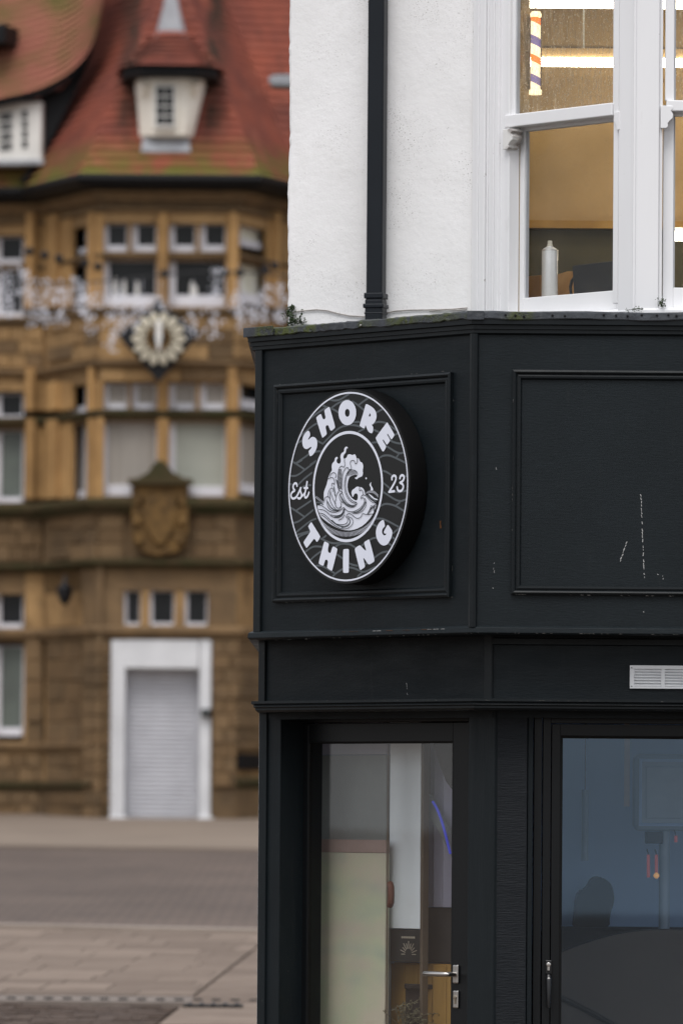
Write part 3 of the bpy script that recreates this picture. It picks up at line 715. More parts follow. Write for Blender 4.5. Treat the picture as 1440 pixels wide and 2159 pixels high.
# worn paint along the moulding edges, too small to pick apart
b = MB()
def wear(F, x0, y0, x1, y1, n, k, w=.0011):
    for _ in range(k):
        t_ = random.random(); L = random.uniform(.002, .016); p = F.at(x0 + (x1 - x0) * t_, y0 + (y1 - y0) * t_, n); q = F.at(x1, y1, n) - F.at(x0, y0, n); d = q.normalized(); s_ = d.cross(F.N).normalized() * random.uniform(.3, 1) * w
        b.face([p - s_ * .2, p + d * L * .4 - s_, p + d * L, p + d * L * .5 + s_])
wear(FA, 584, 812, 956, 781, .0212, 16); wear(FA, 580, 1271, 953, 1259, .0212, 14); wear(FA, 585, 815, 581, 1270, .0212, 10); wear(FA, 956, 784, 953, 1257, .0212, 8)
wear(FB, 1083, 781, 1440, 784, .0212, 14); wear(FB, 1079, 1253, 1440, 1257, .0212, 14); wear(FB, 1082, 785, 1078, 1250, .0212, 10)
wear(FA, 540, 1351, 998, 1335, .0228, 26); wear(FB, 1002, 1334, 1440, 1338, .0228, 20); wear(FA, 540, 1478, 998, 1476, .0070, 14); wear(FB, 1002, 1476, 1440, 1480, .0070, 14)
wear(FA, 548, 740, 545, 1320, .0125, 18); wear(GA, 556, 1360, 556, 1470, .0108, 6); wear(FA, 995, 1180, 996, 1320, .013, 8)
put(b.build('paint_chips', 'chip_dull', shop), kind='stuff')
# ================================================================== things on and in the shop
# downpipe
dp0 = FW.at(791, 660, .05)
dp = thing('downpipe', 'dark square downpipe with ribbed collars on the white wall', 'downpipe', (dp0.x, dp0.y, zl0))
def pu_(px, n): return FW.uz(px, 400, n)[0]
u0, u1 = pu_(772, .10), pu_(806, .10)
b = MB(); b.box(FW, u0, u1, zl0, zhi - .05, .025, .098); b.build('pipe', 'pipe_paint', dp, bevel=.010, seg=3)
for y0, y1, e in ((617, 629, .006), (640, 649, .009), (658, 662, .005)):
    z1 = FW.uz(790, y0, .1)[1]; z0 = FW.uz(790, y1, .1)[1]
    b = MB(); b.box(FW, u0 - e, u1 + e, z0, z1, .02, .098 + e); b.build('collar', 'pipe_paint', dp, bevel=.004)
z1 = FW.uz(790, 629, .1)[1]; b = MB(); b.box(FW, u0 - .003, u1 + .003, zl0, z1, .022, .102); b.build('socket', 'pipe_paint', dp, bevel=.009, seg=3)
# cable along the wall foot
pts = [(612, 664), (622, 657), (640, 655), (668, 653), (690, 655), (712, 661), (738, 666), (770, 668)]
cb = MB(); cb.tube([FW.at(x, y, .006) for x, y in pts], .0028, 6)
cb.tube([FW.at(x, y, .006) for x, y in [(816, 660), (832, 656), (860, 654), (905, 653), (950, 652), (985, 649)]], .0026, 6)
cb.tube([FW.at(x, y, .010) for x, y in [(905, 656), (940, 652), (965, 654), (984, 652)]], .0022, 6)
c0 = FW.at(800, 668, .0)
put(cb.build('wall_cable', 'cable_sheath', None, smooth=True, loc=c0), 'thin grey cable sagging along the foot of the white wall', 'cable')
# plants rooted on the ledge
def plant(name, label, F, spots, n, group=None, size=.011):
    base = F.at(spots[0][0], spots[0][1], spots[0][3])
    t = thing(name, label, 'plant', base, group)
    s = MB(); lf = MB()
    for (px, py, r, nn) in spots:
        c = F.at(px, py, nn); s.tube([base, (base + c) / 2 + Vector((random.gauss(0, .004), 0, .004)), c], [.002, .0016, .001], 5)
        for i in range(n):
            p = c + Vector((random.gauss(0, r), random.gauss(0, r * .6), random.gauss(0, r)))
            a = Vector((random.gauss(0, 1), random.gauss(0, 1), random.gauss(0, 1))).normalized(); q = a.orthogonal().normalized()
            L = size * random.uniform(.6, 1.3); wv = q * L * .38
            lf.face([p, p + a * L * .5 + wv, p + a * L, p + a * L * .5 - wv])
    s.build('stem', 'leaf', t); lf.build('foliage', 'leaf', t); return t
plant('ivy_tuft', 'small dark ivy tuft at the left foot of the white wall', FW, [(612, 682, .006, .02), (608, 664, .012, .01), (615, 655, .008, .01), (618, 672, .014, .015), (627, 676, .012, .02), (637, 678, .008, .02), (616, 648, .004, .01)], 34)
plant('moss_tuft', 'tiny green moss tuft beside the frontal sash window sill', BBF, [(1393, 643, .005, .02), (1391, 634, .008, .015), (1396, 640, .006, .015)], 26, size=.008)
plant('moss_tuft', 'low yellow green moss line under the bay corner post', BBF, [(1352, 652, .004, .03), (1345, 651, .004, .03), (1336, 653, .003, .03), (1322, 654, .003, .035)], 16, size=.006)
# ventilation grille
vp = GB.at(1396, 1452, .01)
vg = thing('vent_grille', 'white louvred ventilation grille on the dark frieze above the window', 'vent', vp)
ux0 = GB.uz(1327, 1428, .012)[0]; ux1 = GB.uz(1467, 1428, .012)[0]; vz1 = GB.uz(1380, 1403, .012)[1]; vz0 = GB.uz(1380, 1452, .012)[1]
b = MB(); b.box(GB, ux0, ux1, vz1 - .014, vz1, .001, .012); b.box(GB, ux0, ux1, vz0, vz0 + .008, .001, .012)
b.box(GB, ux0, ux0 + .017, vz0 + .008, vz1 - .014, .001, .012); b.box(GB, ux1 - .017, ux1, vz0 + .008, vz1 - .014, .001, .012)
um = (ux0 + ux1) / 2; b.box(GB, um - .007, um + .007, vz0 + .008, vz1 - .014, .001, .012); b.build('frame', 'vent_white', vg, bevel=.001)
b = MB(); b.box(GB, ux0 + .01, ux1 - .01, vz0 + .004, vz1 - .01, .0008, .0028); b.build('mesh_back', 'shop_wall_grey', vg)
for (p, q) in ((ux0 + .017, um - .007), (um + .007, ux1 - .017)):
    for i in range(6):
        z = vz0 + .009 + i * (vz1 - .014 - vz0 - .008) / 6
        b = MB(); b.hexa([GB.P(p, z + .0, .011), GB.P(q, z + .0, .011), GB.P(q, z + .002, .0035), GB.P(p, z + .002, .0035), GB.P(p, z + .0035, .0115), GB.P(q, z + .0035, .0115), GB.P(q, z + .0095, .0035), GB.P(p, z + .0095, .0035)])
        b.build('slat', 'vent_white', vg)
for x, y in ((1331, 1408), (1331, 1447)):
    b = MB(); b.lathe(GB.at(x, y, .0122), [(.0022, 0), (.0022, .0012)], GB.N, 8); b.build('screw', 'nail_dark', vg)

# ------------------------------------------------------------------ round sign
SN = .088
def q1(X, Y, o): return (o[0] + X / 10.2857, o[1] + Y / 10.2875)
O1, O2, O3, O4, O5, O6 = (600, 820), (730, 820), (600, 970), (730, 970), (600, 1080), (730, 1080)
def QE(X, Y): return (650 + X / 8.4706, 920 + Y / 8.4696)
su, sz = FA.uz(733.6, 1026.2, SN)
zt_ = FA.uz(738, 826.5, SN)[1]; zb2 = FA.uz(729, 1225.5, SN)[1]; RS = (zt_ - zb2) / 2; sz = (zt_ + zb2) / 2
sign = thing('round_sign', 'round black and white wave emblem sign reading SHORE THING on the chamfered fascia', 'sign', FA.P(su, sz - RS, SN / 2))
b = MB(); rd = RS + .012
b.lathe(FA.P(su, sz, .004), [(rd - .004, 0), (rd, .003), (rd, SN - .014), (rd - .002, SN - .0045)], FA.N, 128); b.build('drum', 'sign_edge', sign, smooth=True)
b = MB(); b.lathe(FA.P(su, sz, .0), [(rd - .003, SN - .004), (rd - .003, SN)], FA.N, 128); b.build('face_panel', 'sign_black', sign)
def annulus(r0, r1, n, name, mat):
    b = MB(); N = 160
    for i in range(N):
        a, c = 2 * math.pi * i / N, 2 * math.pi * (i + 1) / N
        b.face([FA.P(su + r * math.cos(x), sz + r * math.sin(x), n) for r, x in ((r0, a), (r1, a), (r1, c), (r0, c))])
    return b.build(name, mat, sign)
# inner ring from its own outline
zi1 = FA.uz(735, 908.5, SN)[1]; zi0 = FA.uz(729, 1143, SN)[1]; RI = (zi1 - zi0) / 2
annulus(RS - .0062, RS, SN + .0016, 'outer_ring', 'sign_white'); annulus(RI - .0108, RI, SN + .0016, 'inner_ring', 'sign_white')
b = MB(); N = 96; b.face([FA.P(su + (RI - .010) * math.cos(2 * math.pi * i / N), sz + (RI - .010) * math.sin(2 * math.pi * i / N), SN + .0010) for i in range(N)]); b.build('emblem_disc', 'sign_black', sign)
def smooth_poly(p, it=2):
    for _ in range(it):
        q = []
        for i in range(len(p)):
            a, c = p[i], p[(i + 1) % len(p)]
            q += [(a[0] * .75 + c[0] * .25, a[1] * .75 + c[1] * .25), (a[0] * .25 + c[0] * .75, a[1] * .25 + c[1] * .75)]
        p = q
    return p
def smooth_line(p, it=2):
    for _ in range(it):
        if len(p) < 3: return p
        q = [p[0]]
        for a, c in zip(p[:-1], p[1:]):
            q += [(a[0] * .75 + c[0] * .25, a[1] * .75 + c[1] * .25), (a[0] * .25 + c[0] * .75, a[1] * .25 + c[1] * .75)]
        p = q + [p[-1]]
    return p
def uvs(pp, n): return [FA.uz(x, y, n) for x, y in pp]
def fill(b, loops, n):
    vs = [[Vector((u, z, 0)) for u, z in lp] for lp in loops]
    flat = [p for lp in vs for p in lp]; k = len(b.v)
    b.v += [FA.P(p.x, p.y, n) for p in flat]
    for t_ in tessellate_polygon(vs): b.f.append([k + i for i in t_]); b.m.append(b.mi)
def stroke(b, pts, w, n, cap=True):
    """flat ribbon of constant width with round ends; pts in (u, z)"""
    P = [Vector((u, z)) for u, z in pts]; h = w / 2; Lf = []; Rt = []
    for i in range(len(P)):
        d = (P[min(i + 1, len(P) - 1)] - P[max(i - 1, 0)])
        if d.length < 1e-9: d = Vector((1, 0))
        d.normalize(); s = Vector((-d.y, d.x)); Lf.append(P[i] + s * h); Rt.append(P[i] - s * h)
    k = len(b.v); m = len(P)
    b.v += [FA.P(p.x, p.y, n) for p in Lf] + [FA.P(p.x, p.y, n) for p in Rt]
    for i in range(m - 1): b.f.append([k + i, k + i + 1, k + m + i + 1, k + m + i]); b.m.append(b.mi)
    if cap:
        for e, sgn in ((0, -1), (m - 1, 1)):
            d = (P[min(e + 1, m - 1)] - P[max(e - 1, 0)]).normalized() * sgn; s = Vector((-d.y, d.x)); 
            arc = [P[e] + (s * math.cos(x) + d * math.sin(x)) * h for x in [math.pi * i / 6 for i in range(7)]]
            b.face([FA.P(p.x, p.y, n) for p in arc])
LET = [
 (O1, [(520,905),(550,940),(558,1010),(540,1040),(515,1075),(512,1105),(540,1085),(580,1045),(620,1038),(665,1055),(700,1100),(712,1160),(710,1230),(690,1310),(650,1385),(600,1445),(560,1462),(540,1440),(522,1360),(530,1340),(560,1310),(585,1275),(580,1250),(555,1265),(520,1290),(470,1308),(430,1290),(400,1245),(385,1180),(385,1110),(400,1040),(430,980),(470,935),(500,910)]),
 (O1, [(960,385),(978,405),(1000,470),(1098,810),(1090,850),(1050,885),(1010,910),(990,895),(950,790),(925,785),(900,800),(888,830),(917,960),(910,990),(870,1025),(828,1060),(810,1045),(685,640),(695,610),(740,570),(785,540),(800,560),(825,640),(850,665),(885,640),(890,610),(862,480),(870,455),(920,415)]),
 (O2, [(435,322),(520,365),(600,425),(640,490),(658,560),(655,630),(630,700),(600,745),(570,770),(545,775),(575,810),(585,840),(580,910),(565,955),(545,962),(505,950),(470,910),(440,850),(425,790),(410,800),(400,850),(385,860),(340,835),(290,800),(290,780),(370,520),(415,350)]),
 (O2, [(885,720),(905,750),(1045,985),(1040,1010),(1010,1060),(985,1095),(965,1085),(900,970),(885,975),(890,1000),(950,1100),(945,1130),(910,1180),(880,1212),(865,1200),(805,1095),(787,1105),(795,1130),(865,1240),(860,1270),(830,1330),(800,1360),(775,1345),(635,1080),(640,1050),(860,750)]),
 (O5, [(582,212),(605,245),(775,520),(770,545),(735,610),(705,645),(690,635),(655,580),(635,580),(610,610),(495,765),(480,772),(465,760),(412,665),(415,640),(545,450),(557,420),(550,390),(515,320),(520,290),(555,240)]),
 (O5, [(870,635),(890,640),(955,675),(962,700),(940,800),(945,860),(975,885),(1000,880),(1025,790),(1050,740),(1075,750),(1140,785),(1148,815),(1035,1260),(1020,1272),(990,1255),(925,1210),(920,1180),(945,1080),(930,1040),(900,1022),(875,1050),(850,1150),(835,1162),(790,1145),(745,1115),(740,1090),(855,650)]),
 (O5, [(1285,800),(1370,795),(1390,805),(1397,830),(1392,1290),(1385,1310),(1340,1318),(1280,1314),(1265,1290),(1268,820)]),
 (O6, [(485,588),(505,600),(610,1010),(608,1060),(590,1080),(510,1130),(480,1128),(455,1100),(390,1000),(375,990),(370,1010),(408,1160),(400,1195),(360,1220),(315,1255),(295,1240),(280,1200),(182,810),(195,775),(250,735),(295,715),(320,735),(415,835),(428,830),(425,800),(383,670),(395,645),(440,615)]),
 (O6, [(800,165),(820,190),(838,290),(830,315),(790,350),(772,420),(785,470),(815,505),(850,500),(870,470),(855,460),(830,465),(812,440),(815,410),(850,350),(885,280),(910,275),(950,330),(990,390),(1000,440),(985,530),(950,610),(900,690),(850,718),(800,722),(745,700),(695,640),(655,560),(640,460),(645,380),(670,300),(710,230),(760,180)]),
]
NL = SN + .0022
for k, (o, p) in enumerate(LET):
    loops = [uvs(smooth_poly([q1(x, y, o) for x, y in p], 2), NL)]
    if k == 2: loops.append(uvs(smooth_poly([q1(x, y, O2) for x, y in [(510,520),(530,555),(525,590),(500,605),(487,585),(500,545)]], 2), NL))
    b = MB(); fill(b, loops, NL); b.build('letter', 'sign_white', sign)
el = lambda cx, cy, rx, ry: [(cx + rx * math.cos(2 * math.pi * i / 40), cy + ry * math.sin(2 * math.pi * i / 40)) for i in range(40)]
b = MB(); fill(b, [uvs(el(732.3, 870, 18.6, 26.5), NL), uvs(el(732.3, 870.4, 5, 8.4), NL)], NL); b.build('letter', 'sign_white', sign)
PXM = 1 / 560.0
def strokes(name, mat, items, w, n0, conv=None, parent=sign):
    b = MB()
    for i, (o, p) in enumerate(items):
        pts = smooth_line([(q1(x, y, o) if o else QE(x, y)) for x, y in p], 2)
        n = n0 + (i % 6) * .00016; stroke(b, uvs(pts, n), w, n)
    o = b.build(name, mat, parent)
    return o if name == 'letter' else put(o, kind='stuff')
strokes('letter', 'sign_white', [(O3, [(272,560),(268,515),(235,498),(198,525),(183,590),(205,640),(232,655),(190,680),(150,715),(138,780),(160,828),(205,838),(262,800),(320,680),(352,605)]), (O3, [(350,610),(345,680),(372,745),(362,810),(325,838),(290,822)]), (O3, [(372,790),(430,730),(455,690)]), (O3, [(490,475),(470,600),(440,740),(438,805),(470,818),(508,772),(528,705)]), (O3, [(430,607),(502,605)])], 5.0 * PXM, NL)
strokes('letter', 'sign_white', [(O4, [(990,420),(985,375),(1020,335),(1068,342),(1082,395),(1055,480),(930,690)]), (O4, [(925,690),(1040,675)])], 5.2 * PXM, NL)
strokes('letter', 'sign_white', [(O4, [(1162,395),(1175,345),(1215,322),(1252,350),(1250,410),(1215,465),(1165,490)]), (O4, [(1165,490),(1222,520),(1240,580),(1215,650),(1165,680),(1115,660),(1102,590)])], 5.2 * PXM, NL)
GREY = [(O1, p) for p in ([(810,350),(920,400),(1040,430),(1170,510)], [(500,690),(620,590),(760,490),(900,410)], [(980,230),(1080,255),(1190,240),(1290,180),(1400,110)], [(1020,410),(1150,310),(1280,260),(1400,235)], [(330,1040),(500,890),(620,790),(710,745)], [(250,1210),(320,1150),(390,1120)], [(700,1120),(830,1190)], [(830,1190),(960,1060),(1100,910),(1230,820),(1350,790),(1440,780)], [(150,1570),(270,1620)], [(250,1610),(400,1510),(520,1420)], [(670,1370),(720,1350),(780,1355)], [(560,1646),(680,1560)])]
GREY += [(O2, p) for p in ([(130,270),(230,330),(370,450)], [(280,340),(400,250),(480,195)], [(660,510),(790,435)], [(140,720),(290,715)], [(0,780),(120,780),(260,800),(400,860)], [(260,930),(400,860)], [(570,760),(660,715),(770,715),(860,740)], [(580,880),(700,930)], [(940,800),(1090,895)], [(1050,1000),(1110,965)], [(560,1168),(680,1150)], [(940,1110),(1060,1170),(1210,1190)], [(870,1240),(1140,1410),(1250,1375)], [(1140,1410),(1080,1490)], [(720,1495),(790,1450),(890,1435),(1000,1460),(1280,1600)])]
GREY += [(O3, p) for p in ([(160,30),(270,90),(430,200)], [(260,70),(380,0)], [(670,35),(430,220),(330,300),(230,350),(110,340)], [(595,275),(430,400),(310,520)], [(95,522),(150,525)], [(350,620),(420,570),(510,540),(570,545)], [(570,885),(430,980),(260,1090)], [(115,1030),(190,1060),(430,1230)], [(620,1085),(430,1240),(300,1340),(175,1370)], [(680,1272),(600,1300),(480,1380),(250,1570)], [(240,1630),(380,1590),(530,1550)])]
GREY += [(O4, p) for p in ([(800,232),(880,260),(970,320)], [(1280,350),(1310,335)], [(810,500),(930,600)], [(810,695),(1130,910),(1290,855)], [(1070,690),(1150,700),(1310,660)], [(750,990),(830,950),(920,950),(1070,990),(1250,1105)], [(1070,990),(1160,920)], [(650,1270),(730,1265),(840,1290),(1140,1450)], [(1150,1470),(1010,1590)], [(580,1395),(650,1430)])]
GREY += [(O5, p) for p in ([(280,560),(400,480),(530,440)], [(770,560),(900,630),(1060,680),(1240,660)], [(900,510),(820,570)], [(435,875),(550,780),(650,735),(810,750)], [(555,1045),(650,950),(790,850)], [(665,1168),(760,1150),(880,1190),(1080,1320)], [(1050,1385),(1130,1310),(1260,1230)], [(1110,740),(1220,680),(1320,680),(1440,700)], [(1140,920),(1260,1000)])]
GREY += [(O6, p) for p in ([(90,700),(190,760)], [(340,720),(380,690)], [(510,600),(580,560),(650,555)], [(990,540),(1065,585)], [(920,680),(985,720)], [(610,990),(720,900),(810,860),(900,850)], [(70,1110),(170,1150),(250,1160)], [(70,1195),(160,1210),(280,1260),(380,1310),(560,1220),(630,1185)], [(250,1385),(330,1320)], [(410,1120),(450,1110)])]
strokes('wave_pattern', 'sign_grey', GREY, 4.3 * PXM, SN + .0004)
# wave emblem
NE = SN + .0022
body = [(155,1225),(215,1222),(282,1180),(275,1020),(290,960),(330,860),(345,790),(375,690),(415,620),(425,600),(415,540),(430,480),(470,440),(475,390),(510,360),(532,385),(505,420),(508,462),(540,492),(572,480),(585,430),(570,360),(590,300),(640,275),(640,220),(665,185),(700,185),(708,218),(690,208),(675,240),(670,290),(632,328),(625,385),(645,405),(690,372),(700,330),(740,315),(785,338),(830,315),(852,350),(860,392),(885,385),(910,410),(925,455),(960,465),(980,510),(980,560),(970,610),(978,660),(965,710),(930,725),(892,740),(872,770),(835,755),(832,735),(862,730),(882,690),(850,682),(780,700),(740,722),(715,770),(700,850),(700,930),(720,1010),(760,1080),(810,1130),(870,1150),(888,1090),(880,1030),(850,1015),(820,1030),(800,1090),(780,1060),(768,1000),(790,950),(830,930),(850,905),(890,895),(915,908),(940,905),(980,930),(1005,980),(1012,1032),(1060,1080),(1120,1140),(1190,1185),(1222,1200),(1190,1310),(1130,1430),(1000,1580),(850,1662),(700,1685),(560,1655),(400,1575),(270,1478),(220,1425),(180,1330)]
b = MB(); fill(b, [uvs(smooth_poly([QE(x, y) for x, y in body], 1), NE)], NE)
for p in ([(1110,970),(1120,920),(1090,870),(1100,840),(1130,812),(1112,860),(1150,920),(1160,965)], [(1060,1012),(1130,1055),(1180,1105),(1240,1122),(1236,1142),(1170,1125),(1110,1075)], el(1032, 750, 12, 18)):
    fill(b, [uvs(smooth_poly([QE(x, y) for x, y in p], 1), NE)], NE)
b.build('wave_emblem', 'sign_white', sign)
hat = []
for i in range(7): a = i / 6; hat.append((None, [(150 + 120 * a, 1070 + 95 * a), (132 + 115 * a, 1098 + 88 * a)]))
for i in range(13): a = i / 12; hat.append((None, [(1040 + 200 * a, 1000 - 60 * math.sin(a * 2.2) + 85 * a * a * 1.0), (1036 + 205 * a, 1022 - 45 * math.sin(a * 2.2) + 100 * a * a)]))
cxh, cyh = 685, 1120
for i in range(60):
    th = math.pi * (.17 + .66 * i / 59); f_ = math.sin(math.pi * (i + 2) / 63) ** .6; r = 1.0
    ex, ey = 610 * math.cos(th), 612 * math.sin(th)
    hat.append((None, [(cxh + ex * .955, cyh + ey * .965), (cxh + ex * (.955 + .135 * f_), cyh + ey * (.965 + .125 * f_))]))
strokes('hatching', 'sign_white', hat, 1.15 * PXM, NE)
strokes('emblem_shade', 'sign_grey', [(None, p) for p in ([(345,1170),(390,1260),(460,1315),(540,1318)], [(470,1440),(560,1430),(625,1365),(640,1310)], [(715,1455),(755,1520),(710,1595),(600,1625)], [(810,1362),(900,1342),(980,1262),(1018,1170)], [(585,1080),(640,1175),(720,1240),(810,1248)], [(455,900),(470,980),(478,1060)], [(150,1180),(210,1182),(262,1215)], [(1060,1055),(1120,1100),(1205,1160)], [(1180,1240),(1170,1330)], [(420,1500),(520,1590),(640,1615)])], 3.0 * PXM, NE + .0012)
LINES = [[(650,400),(640,440),(655,500),(640,550),(620,550),(600,525),(565,545),(540,590),(528,680),(525,800),(530,900),(545,960)], [(610,690),(600,800),(595,900),(600,960)],
 [(605,690),(630,620),(670,560),(710,555),(715,600),(760,590),(770,550),(745,490),(750,440),(800,425),(825,440),(830,490),(865,480),(880,420),(870,385)],
 [(720,610),(680,670),(650,760),(640,870),(650,980),(690,1080),(740,1150),(800,1190),(860,1190)], [(880,680),(860,620),(800,595),(740,600),(700,650),(670,740),(660,860),(670,960),(700,1050),(750,1120),(800,1160),(860,1180)],
 [(600,980),(620,1080),(670,1170),(730,1220),(800,1240),(850,1215)], [(570,1040),(590,1110),(640,1200),(700,1250),(770,1270),(830,1250),(870,1200)],
 [(380,720),(400,670),(450,640),(490,665),(500,710),(480,735)], [(355,760),(410,730),(450,745),(470,800),(465,850)], [(415,890),(420,840),(440,830),(460,860)], [(350,1080),(355,1000),(390,930),(430,920),(450,960),(440,990)], [(390,1000),(420,1060),(440,1130),(490,1210)], [(385,1120),(385,1040),(400,980)],
 [(280,1180),(290,1110),(320,1075),(365,1080),(380,1110)], [(380,1120),(400,1180),(440,1250),(490,1300)], [(330,1130),(330,1200),(360,1280),(420,1330),(500,1330),(560,1310),(590,1240),(575,1180)], [(490,1130),(470,1180),(490,1260),(540,1290),(580,1250)], [(545,970),(590,980),(600,1010),(560,1030),(550,1080),(570,1150),(620,1190)], [(490,1120),(500,1040),(540,985)],
 [(160,1225),(230,1230),(290,1270),(360,1330),(440,1360),(520,1345),(590,1310),(630,1260),(650,1290),(700,1340),(780,1350),(870,1320),(950,1260),(1000,1180),(1000,1110),(960,1090),(940,1120),(935,1080),(970,1040),(1020,1050),(1070,1110),(1140,1180),(1215,1195)],
 [(190,1305),(270,1310),(340,1360),(400,1420),(480,1455),(560,1450),(620,1400),(650,1330),(640,1280)], [(400,1400),(480,1420),(560,1410),(610,1370),(630,1300)],
 [(200,1370),(270,1380),(340,1440),(420,1520),(510,1570),(600,1580),(680,1560),(710,1500),(690,1440),(670,1450),(680,1400),(720,1375),(770,1390),(820,1440),(870,1470),(930,1450),(960,1390),(970,1375),(1040,1400),(1150,1385)],
 [(230,1400),(300,1440),(400,1540),(510,1620),(620,1660),(720,1640),(790,1570),(800,1500),(760,1445),(700,1430)], [(780,1365),(870,1380),(960,1340),(1020,1260),(1035,1180),(1010,1110)], [(1050,1390),(1090,1310),(1150,1250),(1215,1205)], [(540,1500),(600,1470),(650,1400)],
 [(920,900),(905,950),(920,980),(940,950),(970,970),(980,1040)], [(880,390),(870,430)]]
for i in range(16): y = 590 + i * 23; LINES.append([(536, y + 6), (592, y)])
for i in range(8): x = 715 + i * 20; LINES.append([(x, 606 + abs(i - 4) * 4), (x - 6, 700 - i * 4)])
for i in range(7): y = 1245 + i * 23; LINES.append([(1190 - i * 20, y), (1110 - i * 8, y - 4 + i * 2)])
for i in range(6): LINES.append([(490 + i * 8, 770 + i * 24), (525, 800 + i * 24)])
strokes('emblem_lines', 'sign_line', [(None, p) for p in LINES], 1.5 * PXM, NE + .0024)

# ------------------------------------------------------------------ things in the upper window
UB_ = BBF.O.y
def yp(px, py, Y): return at_y(px, py, Y)
def tube_light(label, px0, px1, py, Y, r, grp):
    a = yp(px0, py, Y); c = yp(px1, py, Y); z = a.z
    t = thing('tube_light', label, 'light', ((a.x + c.x) / 2, Y, z), grp)
    b = MB(); b.tube([(a.x, Y, z), (c.x, Y, z)], r, 14); b.build('tube', 'tube_light', t, smooth=True)
    b = MB(); b.wbox(a.x - .02, c.x + .02, Y + .0, Y + .05, z + r, z + r + .04); b.build('fitting', 'room_wall_tan', t)
    b = MB(); m = (a.x + c.x) / 2
    for x in (a.x + .3, c.x - .3): b.tube([(x, Y + .03, z + r + .03), (x, Y + .03, 5.56)], .004, 6)
    b.build('hanger', 'board_white', t); return t
tube_light('glowing tube light along the top edge of the upstairs window', 1080, 2100, 6, 27.2, .020, 'tube lights upstairs')
tube_light('glowing tube light behind the barber pole upstairs', 1080, 2100, 130, 27.9, .019, 'tube lights upstairs')
tl = thing('tube_light', 'short glowing strip in the lower frontal sash at the right edge', 'light', yp(1500, 500, 27.9), 'tube lights upstairs')
a = yp(1405, 499, 27.9); b = MB(); b.tube([a, a + Vector((1.2, 0, 0))], .017, 12); b.build('tube', 'tube_light', tl, smooth=True)
b = MB(); b.wbox(a.x, a.x + 1.2, a.y + .01, a.y + .04, a.z + .017, a.z + .04); b.build('fitting', 'board_white', tl)
# ledge board and dado in the room
zd = yp(1200, 487, 28.4).z
b = MB(); b.wbox(.3, XR - .02, 28.32, 28.4, zlo + .03, zd); b.build('dado_board', 'room_dark_board', shop)
b = MB(); b.wbox(.3, XR - .02, 28.28, 28.4, zd + .002, zd + .035); b.build('dado_rail', 'wood_warm', shop)
b = MB(); zr = yp(1200, 105, 28.4).z; b.wbox(.3, XR - .02, 28.36, 28.4, zr - .006, zr + .008); b.build('picture_rail', 'wood_post', shop)
# inside sill
sw = MB(); us0 = BA.uz(1090, 628, -.1)[0]; us1 = BA.uz(1330, 612, -.1)[0]
zs = zbA - .012
sw.box(BA, us0 - .02, us1, zs - .03, zs, -.42, -.095); sw.build('window_ledge', 'white_wood', shop)
# aerosol can
cc = BA.at(1158, 618, -.18); zc0 = zs
ztop = BA.uz(1158, 508, -.18)[1]; rr = 17.3 / 548; hh = ztop - zc0
can = thing('aerosol_can', 'silver white aerosol can standing on the upstairs window ledge', 'spray can', (cc.x, cc.y, zc0))
b = MB(); b.lathe((cc.x, cc.y, zc0), [(rr * .95, 0), (rr, .006), (rr, hh * .835), (rr * .97, hh * .85), (rr * .80, hh * .875), (rr * .45, hh * .90), (rr * .42, hh * .91)], seg=28); b.build('body', 'can_silver', can, smooth=True)
b = MB(); b.lathe((cc.x, cc.y, zc0), [(rr * 1.015, hh * .838), (rr * 1.015, hh * .852)], seg=28); b.build('rim', 'steel', can, smooth=True)
b = MB(); b.lathe((cc.x, cc.y, zc0 + hh * .905), [(rr * .36, 0), (rr * .36, hh * .035), (rr * .29, hh * .04), (rr * .29, hh * .092), (rr * .24, hh * .098)], seg=16); b.build('nozzle', 'can_cap', can, smooth=True)
# black case with a loop handle
bn = -.14
u0, z0 = BA.uz(1205, 612, bn); u1, z1 = BA.uz(1310, 548, bn); z0 = zs
bag = thing('black_case', 'black flat case with looped handle leaning in the upstairs window', 'case', BA.P((u0 + u1) / 2, z0, bn))
b = MB(); b.prism([BA.P(u0 + .012, z0, bn), BA.P(u1, z0, bn), BA.P(u1, z1, bn), BA.P(u0 + .004, z1 - .004, bn), BA.P(u0, z1 - .012, bn)], BA.N * -.035); b.build('body', 'bag_black', bag, bevel=.004)
b = MB(); b.tube([BA.P(u0 + .004, z1 - .045, bn - .015), BA.P(u0 - .018, z1 - .062, bn - .015), BA.P(u0 - .026, z1 - .085, bn - .015), BA.P(u0 - .020, z0 + .012, bn - .015), BA.P(u0 + .004, z0 + .006, bn - .015)], .006, 8); b.build('handle', 'bag_black', bag, smooth=True)
# cardboard pieces behind the can
cd1 = thing('cardboard_box', 'opened brown cardboard box behind the aerosol can upstairs', 'box', BA.at(1120, 612, -.36))
u0, z0 = BA.uz(1095, 612, -.34); u1, z1 = BA.uz(1140, 580, -.34); z0 = zs
b = MB(); b.box(BA, u0, u1, z0, z1, -.40, -.34); b.build('carton', 'card_brown', cd1, bevel=.002)
b = MB(); b.box(BA, u0 - .001, u1 + .001, z0 + .022, z0 + .032, -.34, -.338); b.build('tape', 'dark_cloth', cd1)
cd2 = thing('paper_bag', 'folded tan paper bag between the can and the black case', 'bag', BA.at(1190, 600, -.32))
u0, z0 = BA.uz(1170, 610, -.30); u1, z1 = BA.uz(1212, 572, -.30); z0 = zs
b = MB(); b.prism([BA.P(u0, z0, -.30), BA.P(u1, z0, -.30), BA.P(u1 + .01, z1, -.31), BA.P((u0 + u1) / 2, z1 + .004, -.31), BA.P(u0 - .005, z1 - .005, -.31)], BA.N * -.05); b.build('sack', 'card_brown', cd2, bevel=.003)
